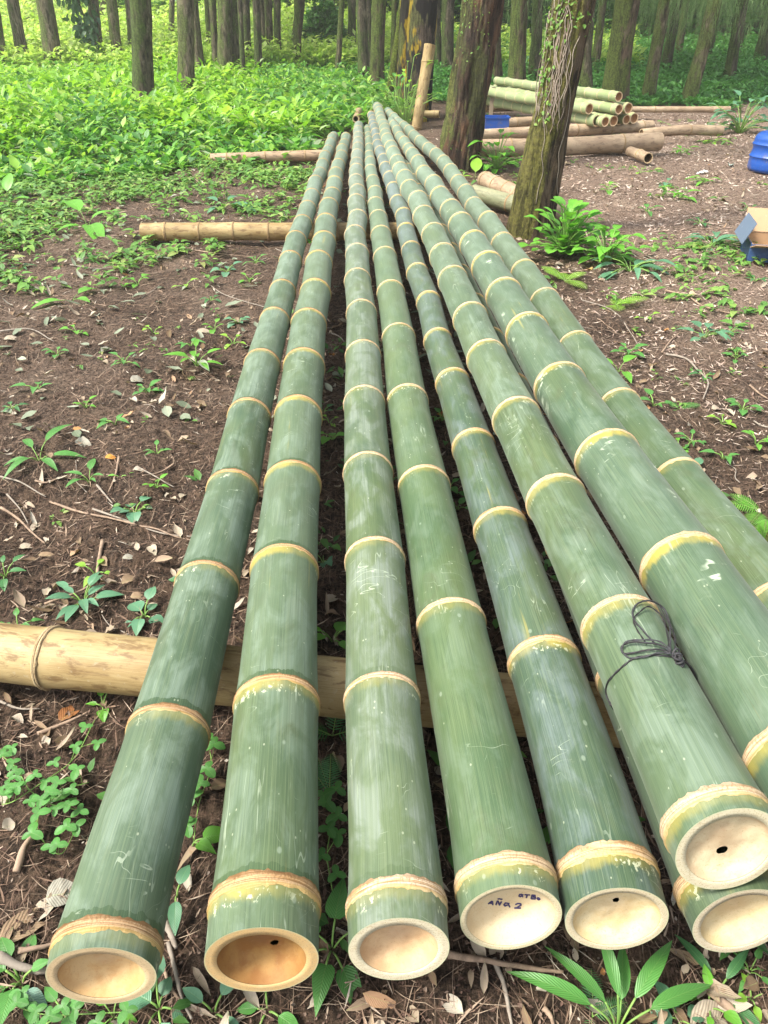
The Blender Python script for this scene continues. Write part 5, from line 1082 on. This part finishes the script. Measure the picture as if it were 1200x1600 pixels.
make_plant('leafy_bush', rspecs(36, rs, (.10, .45), (.12, .22), .5, (15, 80), .6), BL['bright'], 6, 0, "bright leafy shrub between the two big trunks", 'bush', loc=atg(775, 268), stem_r=.004)
make_plant('leafy_bush', rspecs(40, rs, (.15, .65), (.15, .32), .5, (10, 70), .6), BL['blue'], 6, 0, "leafy weeds at the end of the pale log on the far right", 'bush', loc=atg(1155, 208), stem_r=.006)
make_plant('leafy_bush', rspecs(50, rs, (.2, 1.1), (.08, .17), .5, (30, 88), .6), BL['lime'], 5, 0, "tall thin weed with yellowish leaves between the pole tips and the stake", 'bush', loc=atg(633, 200), stem_r=.005)
make_plant('leafy_bush', rspecs(30, rs, (.2, .9), (.10, .2), .5, (30, 88), .6), BL['mid'], 5, 0, "leafy weed in front of the charred trunk", 'bush', loc=atg(620, 196), stem_r=.005)
for px, py, sc, lab, mt in [(1060, 310, .9, "weed clump in the middle of the right yard", 'bright'), (1100, 285, .8, "upright weed behind the yard clump", 'bright'), (1110, 385, 1.0, "weeds in the right yard before the box", 'blue'), (1065, 240, .8, "weeds right of the short stub", 'bright'), (1115, 222, .9, "pale green weeds below the pale log end", 'lime'), (1075, 212, .7, "weed growing over the pale log", 'bright'), (960, 208, .6, "small weed in front of the stack", 'bright')]:
    make_plant('yard_weed', rspecs(12, rs, (.04 * sc, .16 * sc), (.09 * sc, .2 * sc), .42, (5, 60)), BL[mt], 6, 0, lab, loc=atg(px, py), group='weeds in the yard')
# clover-like vine at the lower left
def vine(pix, label, leafL=.028):
    Q = catmull([np.array(atg(a, b, .02)) for a, b in pix], 8); base = tuple(Q[0]); root = thing('vine', base, label, 'vine'); rs_ = np.random.RandomState(int(pix[0][0]) + 3)
    v, f = tube_data(Q, .0013, 5); link('stem', tri_fix('stem', v, f, STEM, base), root); P = []; D = []; L = []; st = []
    for i in range(2, len(Q), 3):
        c = Q[i] + np.array([rs_.randn() * .015, rs_.randn() * .015, rs_.uniform(.02, .05)]); a0 = rs_.rand() * 6.28; st.append(tube_data(np.array([Q[i], (Q[i] + c) / 2 + .002, c]), .0009, 5))
        for k in range(3): P.append(c); a = a0 + k * 2.1; D.append((math.cos(a), math.sin(a), .15)); L.append(leafL * rs_.uniform(.8, 1.3))
    V, F, UV = leaves(P, D, np.tile([0, 0, 1.], (len(P), 1)), np.array(L), np.array(L) * .75, 5, .15, .25, 3); link('foliage', mesh_np('foliage', V, F, BL['mid'], UV, loc=base), root)
    v, f = merge(st); link('leaf_stalk', tri_fix('leaf_stalk', v, f, STEM, base), root)
vine([(150, 1130), (110, 1190), (60, 1230), (20, 1255), (0, 1250)], "trailing vine with round leaflets left, upper strand", .019)
vine([(140, 1225), (100, 1240), (60, 1290), (95, 1330), (115, 1300)], "trailing vine with round leaflets left, middle strand", .024)
vine([(0, 1180), (25, 1200), (50, 1240), (80, 1260), (130, 1265)], "trailing vine with round leaflets left, edge strand", .020)
vine([(300, 1330), (310, 1260), (330, 1190), (325, 1160)], "vine leaves in the gap between the two leftmost poles", .026)
vine([(520, 1400), (512, 1340), (520, 1290), (515, 1240)], "vine leaves in the gap between the second and third poles", .024)
vine([(0, 1560), (60, 1580), (140, 1590), (200, 1585)], "low vine along the bottom edge at the left", .020)
# ferns
def fern(loc, n, L, label, mat='lime', seed=0, el=(15, 50), azs=None):
    rs_ = np.random.RandomState(seed + 9); root = thing('fern', loc, label, 'fern'); P = []; D = []; N = []; LL = []; st = []
    for i in range(n):
        az = azs[i] if azs else rs_.rand() * 6.28; e = rad(rs_.uniform(*el)); l = L * rs_.uniform(.8, 1.1); K = 18; pts = []
        for j in range(K + 1):
            t = j / K; pts.append((math.cos(az) * math.cos(e) * l * t, math.sin(az) * math.cos(e) * l * t, math.sin(e) * l * t - .35 * l * t * t))
        pts = np.array(pts); st.append(tube_data(pts, np.linspace(.0022, .0008, K + 1) * L / .2, 5))
        for j in range(2, K):
            t = j / K; tg = norm(pts[j] - pts[j - 1]); sd_ = norm(np.cross(tg, [0, 0, 1])); wl = l * .26 * math.sin(math.pi * (t * .86 + .12)) ** .8
            for s in (-1, 1): P.append(pts[j]); D.append(sd_ * s + tg * .35); N.append(np.cross(sd_, tg) * 1.0); LL.append(wl)
    LL = np.array(LL); V, F, UV = leaves(P, D, N, LL, LL * .17, 4, .15, .15, 2); link('foliage', mesh_np('foliage', V, F, BL[mat], UV), root); v, f = merge(st); link('stem', tri_fix('stem', v, f, STEM), root)
fern(atg(882, 440), 5, .26, "bright fern below the bush by the vine-hung tree", 'lime', 1, azs=[3.0, 2.4, .4, 5.2, 1.5]); fern(atg(960, 478), 6, .26, "lime fern right of the first, in the soil", 'lime', 2)
fern(atg(1190, 800), 3, .17, "fern frond with clear leaflets at the right edge above the stump", 'bright', 3, azs=[2.9, 2.3, 4.0], el=(25, 45)); fern(atg(1190, 850), 3, .13, "small fern growing on the mossy stump", 'bright', 4, azs=[2.0, 1.4, 2.8], el=(45, 80))
fern(atg(520, 1150), 4, .16, "dark fern in the gap between second and third poles", 'deep', 5); fern(atg(515, 1240), 4, .14, "second dark fern nearer the cut ends in the same gap", 'deep', 6); fern(atg(925, 1590), 3, .10, "small dark fern behind the large blade-leaved plant", 'deep', 7)
fern(atg(1060, 640), 3, .16, "low fern in the right soil beside the rightmost pole", 'mid', 8, el=(5, 25))
# seedlings scattered, shared meshes
protos = []
for i in range(8):
    r_ = make_plant('seedling', rspecs(4 + i % 4, rs, (.015, .05), (.03, .065), (.5, .62, .78)[i % 3], (10, 55)), BL[('mid', 'bright', 'blue', 'mid', 'lime', 'bright', 'deep', 'mid')[i]], 5, 0 if i % 3 else 1, "x", 'seedling', group='x'); protos.append(r_)
used = set()
pts_ = [(300, 545), (335, 515), (372, 505), (195, 570), (290, 450), (215, 445), (330, 470), (230, 610), (180, 660), (245, 765), (210, 800), (245, 705), (365, 540), (270, 1010), (20, 640), (90, 555), (60, 610), (135, 640), (355, 425), (400, 412), (240, 520), (120, 520), (35, 420), (150, 410), (265, 400), (390, 440), (225, 960), (30, 985), (150, 900), (15, 1020), (300, 900), (30, 1530), (105, 1590), (180, 1595), (250, 1580),
        (1080, 690), (1130, 660), (1060, 700), (1100, 590), (980, 560), (1020, 640), (1180, 700), (1085, 740), (1140, 520), (1010, 500), (1070, 420), (1180, 440), (1150, 560), (1010, 330), (950, 300), (1040, 290), (1170, 330), (1000, 270), (930, 350), (1095, 350), (1160, 640), (1130, 720), (1110, 1570), (1060, 1590), (1170, 1520), (515, 660), (520, 690), (505, 640), (700, 760), (715, 790), (520, 1000), (505, 880), (690, 660), (1175, 1560)]
for i, (px, py) in enumerate(pts_):
    p = atg(px, py); k = i % 8; side = 'left of' if px < 400 else ('between' if px < 720 else 'right of'); lab = f"small green seedling in the soil {side} the poles"; sc = .55 + .5 * rs.rand() + .10 * p.y
    if k not in used: r_ = protos[k]; used.add(k); r_.location = p; r_.scale = (sc,) * 3; r_['label'] = lab
    else: r_ = copy_thing(protos[k], p, rs.rand() * 6.28, sc, lab)
    r_['group'] = 'small seedlings in the soil'

# labels that say which one, from what each stands beside
from bpy_extras.object_utils import world_to_camera_view as _w
def _px(o):
    x, y = pxof(o.location.x, o.location.y, 0); return float(x), float(y)
LM = [(o, _px(o), o['label'].split(',')[0]) for o in bpy.data.objects if o.get('category') in ('stick', 'fallen leaf', 'plant', 'fern', 'bush', 'bamboo support') and not o.parent and len(o['label'].split(',')[0].split()) <= 9]
taken = set()
def beside(o, what):
    x, y = _px(o); c = sorted(LM, key=lambda q: (q[1][0] - x) ** 2 + (q[1][1] - y) ** 2)
    for q in c[:14]:
        dx, dy = x - q[1][0], y - q[1][1]; w_ = ('right of' if dx > 0 else 'left of') if abs(dx) > abs(dy) else ('just in front of' if dy > 0 else 'just behind'); l = f"{what} {w_} the {q[2]}"
        if l not in taken and len(l.split()) <= 16: taken.add(l); o['label'] = l; return
for o in [o for o in bpy.data.objects if o.get('category') == 'seedling']: beside(o, 'small seedling')
for o in [o for o in bpy.data.objects if o.get('category') == 'twig']: beside(o, 'thin dry twig')
# mossy stump at the right edge
ps = atg(1215, 905); rs = np.random.RandomState(12); st_ = thing('mossy_stump', tuple(ps), "moss-covered stump at the right edge beside the rightmost pole", 'stump')
pts = [(0, 0, -.05), (0, 0, .05), (.01, 0, .13), (.02, .01, .19)]; P = catmull(pts, 12); a = np.linspace(0, 6.283, 48, endpoint=False)
MOSS = mat_bark('stump_moss', 20, (.03, .025, .015), (.09, .07, .04), moss=1.0, mosscol=(.15, .19, .03), lichen=.05)
R = (.085 - .02 * np.linspace(0, 1, len(P)) ** 2)[:, None] * (1 + .22 * fbm(np.cos(a)[None] * 1.8, np.sin(a)[None] * 1.8, P[:, 2:3] * 9, 4)); X = np.stack([P[:, 0:1] + np.cos(a) * R, P[:, 1:2] + np.sin(a) * R, P[:, 2:3] + 0 * R], -1)
top = X[-1].mean(0); V = np.vstack([X.reshape(-1, 3), (top + (X[-1] - top) * .6 + np.array([0, 0, .02])), (top + (X[-1] - top) * .05 + np.array([0, 0, .022]))]); link('stump_wood', mesh_np('stump_wood', V, grid_faces(len(P) + 2, 48), MOSS), st_)
n = 1400; az = rs.rand(n) * 6.283; z = rs.rand(n) * .2; rr = .085 * (1 - .2 * (z / .2)); Pm = np.stack([np.cos(az) * rr, np.sin(az) * rr, z], -1); V, F, UV = leaves(Pm, np.stack([np.cos(az), np.sin(az), rs.rand(n)], -1) + rs.randn(n, 3) * .4, rs.randn(n, 3), .016, .005, 1, .1, .2, 2)
link('moss', mesh_np('moss', V, F, mat_leaf('moss_leaf', [(0, (.10, .14, .02)), (1, (.26, .30, .05))], .3, .6, .1), UV), st_)

# ------------------------------------------------------------------ YARD OBJECTS
def plast(name, c, rough=.4, dirt=.3):
    k = NT(name); n = k.noise(texco(k), 9, 5, .7); n2 = k.noise(texco(k), 60, 4, .7); col = k.mix(k.math('MULTIPLY', k.sm(.5, .7, n), dirt), c, (.12, .10, .08)); col = k.mix(k.math('MULTIPLY', k.sm(.62, .7, n2), .35), col, (.45, .48, .5))
    return k.fin(col, rough, k.bump(n, .15, .01))
BLUE = plast('blue_plastic', (.010, .065, .30), .35, .5)
p = atg(1206, 268); dr_ = thing('plastic_drum', tuple(p), "blue plastic drum cut by the right edge of the yard", 'drum')
prof = [(.0, .0), (.20, .0), (.265, .012), (.292, .045), (.30, .10), (.302, .20), (.309, .215), (.302, .23), (.298, .36), (.305, .375), (.296, .39), (.285, .46), (.25, .51), (.16, .53), (.0, .535)]
PP = catmull([(a, 0, b) for a, b in prof], 5); a = np.linspace(0, 6.283, 64, endpoint=False); X = np.stack([PP[:, 0:1] * np.cos(a) * (1 + .012 * np.cos(6 * a)), PP[:, 0:1] * np.sin(a) * (1 + .012 * np.cos(6 * a)), PP[:, 2:3] * .84 + 0 * a], -1)
link('drum_body', mesh_np('drum_body', X.reshape(-1, 3), grid_faces(len(PP), 64), BLUE), dr_)
V, F = tube_data([(.15, 0, .43), (.15, 0, .48)], [.045, .045], 24); link('cap', tri_fix('cap', V, F, plast('cap', (.03, .03, .04))), dr_)
V, F = tube_data(catmull([(-.16, 0, .43), (-.12, 0, .49), (-.02, 0, .50), (.04, 0, .435)], 6), .013, 8); link('handle', tri_fix('handle', V, F, BLUE), dr_)
# open box, blue outside and tan inside
p = atg(1215, 402); bx_ = thing('cardboard_box', tuple(p), "open tan box with blue outside and flaps bent out, at the right edge", 'box'); bx_.rotation_euler = (0, 0, rad(-14))
KR = plast('tan_card', (.38, .24, .13), .7, .2); NB = plast('navy_card', (.03, .07, .18), .5, .3)
Wb, Db, Hb, t = .52, .42, .13, .006
def boxpart(name, lst, mat):
    V, F = merge(lst); o = link(name, tri_fix(name, V, F, mat, smooth=False), bx_); return o
boxpart('outer_side', [box_data((0, -Db / 2, Hb / 2), (Wb, t, Hb)), box_data((0, Db / 2, Hb / 2), (Wb, t, Hb)), box_data((-Wb / 2 + t / 2, 0, Hb / 2), (t, Db - t, Hb)), box_data((Wb / 2 - t / 2, 0, Hb / 2), (t, Db - t, Hb))], NB)
boxpart('lining', [box_data((0, -Db / 2 + t, Hb / 2), (Wb - 2.2 * t, t * .8, Hb + .004)), box_data((0, Db / 2 - t, Hb / 2), (Wb - 2.2 * t, t * .8, Hb + .004)), box_data((-Wb / 2 + 1.6 * t, 0, Hb / 2), (t * .8, Db - 3 * t, Hb + .003)), box_data((Wb / 2 - 1.6 * t, 0, Hb / 2), (t * .8, Db - 3 * t, Hb + .003)), box_data((0, 0, .012), (Wb - 4 * t, Db - 4 * t, t))], KR)
V, F = box_data((0, 0, 0), (Wb * 1.02, .20, t)); V = V @ np.array([[1, 0, 0], [0, math.cos(.30), -math.sin(.30)], [0, math.sin(.30), math.cos(.30)]]) + np.array([0, -Db / 2 - .085, Hb + .035 - .06]); o = link('flap', tri_fix('flap', V + np.array([0, 0, .03]), F, KR, smooth=False), bx_); o['label'] = 'tan front flap folded outwards'
V, F = box_data((0, 0, 0), (Wb * .98, .20, t)); V = V @ np.array([[1, 0, 0], [0, math.cos(.9), math.sin(.9)], [0, -math.sin(.9), math.cos(.9)]]) + np.array([0, Db / 2 + .05, Hb + .085]); link('flap', tri_fix('flap', V, F, KR, smooth=False), bx_)
V, F = box_data((0, 0, 0), (.17, Db * .96, t)); V = V @ np.array([[math.cos(1.15), 0, -math.sin(1.15)], [0, 1, 0], [math.sin(1.15), 0, math.cos(1.15)]]).T + np.array([-Wb / 2 - .035, 0, Hb + .072]); link('flap', tri_fix('flap', V, F, plast('greyblue_card', (.10, .14, .20), .5, .4), smooth=False), bx_)
# blue crate and grey plank between the two big trunks
p = at(775, 194, .20); cr_ = thing('plastic_crate', (p.x, p.y, .13), "small bright blue crate on the logs between the two big trunks", 'crate')
W2, D2, H2 = .36, .26, .17
lst = [box_data((0, -D2 / 2, H2 / 2), (W2, .01, H2)), box_data((0, D2 / 2, H2 / 2), (W2, .01, H2)), box_data((-W2 / 2 + .005, 0, H2 / 2), (.01, D2 - .01, H2)), box_data((W2 / 2 - .005, 0, H2 / 2), (.01, D2 - .01, H2)), box_data((0, 0, .01), (W2 - .02, D2 - .02, .012))]
V, F = merge(lst); link('crate_body', tri_fix('crate_body', V, F, BLUE, smooth=False), cr_)
V, F = merge([box_data((0, -D2 / 2 - .008, H2), (W2 + .03, .014, .02)), box_data((0, D2 / 2 + .008, H2), (W2 + .03, .014, .02)), box_data((-W2 / 2 - .008, 0, H2), (.014, D2, .02)), box_data((W2 / 2 + .008, 0, H2), (.014, D2, .02))]); link('rim', tri_fix('rim', V, F, BLUE, smooth=False), cr_)
p = atg(766, 195); V, F = box_data((0, 0, .30), (.07, .03, .62), 0, .04); o = link('plank', tri_fix('plank', V, F, mat_dry('grey_wood', 9, (.22, .20, .17), (.32, .29, .25)), smooth=False), None, tuple(p)); tag(o, "grey wooden plank standing upright behind the blue crate", 'plank')
# small rubbish scraps
for px, py, c, lab in [(888, 254, (.62, .48, .30), "cream paper scrap in front of the big pale log"), (1098, 268, (.6, .6, .58), "white plastic scrap in the right yard"), (828, 240, (.55, .57, .56), "grey plastic bag scrap between the two big trunks"), (1142, 256, (.5, .58, .52), "pale scrap below the drum")]:
    o = dry_leaf(px, py, .16, .07, px * .1, dl('scrap', tuple(v * .75 for v in c), .3, 0), lab, .3, .3, 'scrap', .03, .3, 3); o.name = 'paper_scrap'; o['group'] = 'scraps in the yard'
# ------------------------------------------------------------------ HAZE under the trees
HZ = bpy.data.materials.new('haze'); HZ.use_nodes = True; hn = HZ.node_tree; hn.nodes.remove(hn.nodes['Principled BSDF'])
pv = hn.nodes.new('ShaderNodeVolumePrincipled'); pv.inputs['Color'].default_value = (.97, .99, .90, 1); pv.inputs['Density'].default_value = .0020; pv.inputs['Anisotropy'].default_value = .3
hn.links.new(pv.outputs[0], hn.nodes['Material Output'].inputs['Volume'])
zmin = float(GZ.min()) - 1; V, F = box_data((0, 24, (zmin + 32) / 2), (226, 180, 32 - zmin))
tag(link('haze', tri_fix('haze', V, F, HZ, smooth=False)), kind='stuff')
print('objects', len(bpy.data.objects), 'polys', sum(len(m.polygons) for m in bpy.data.meshes))
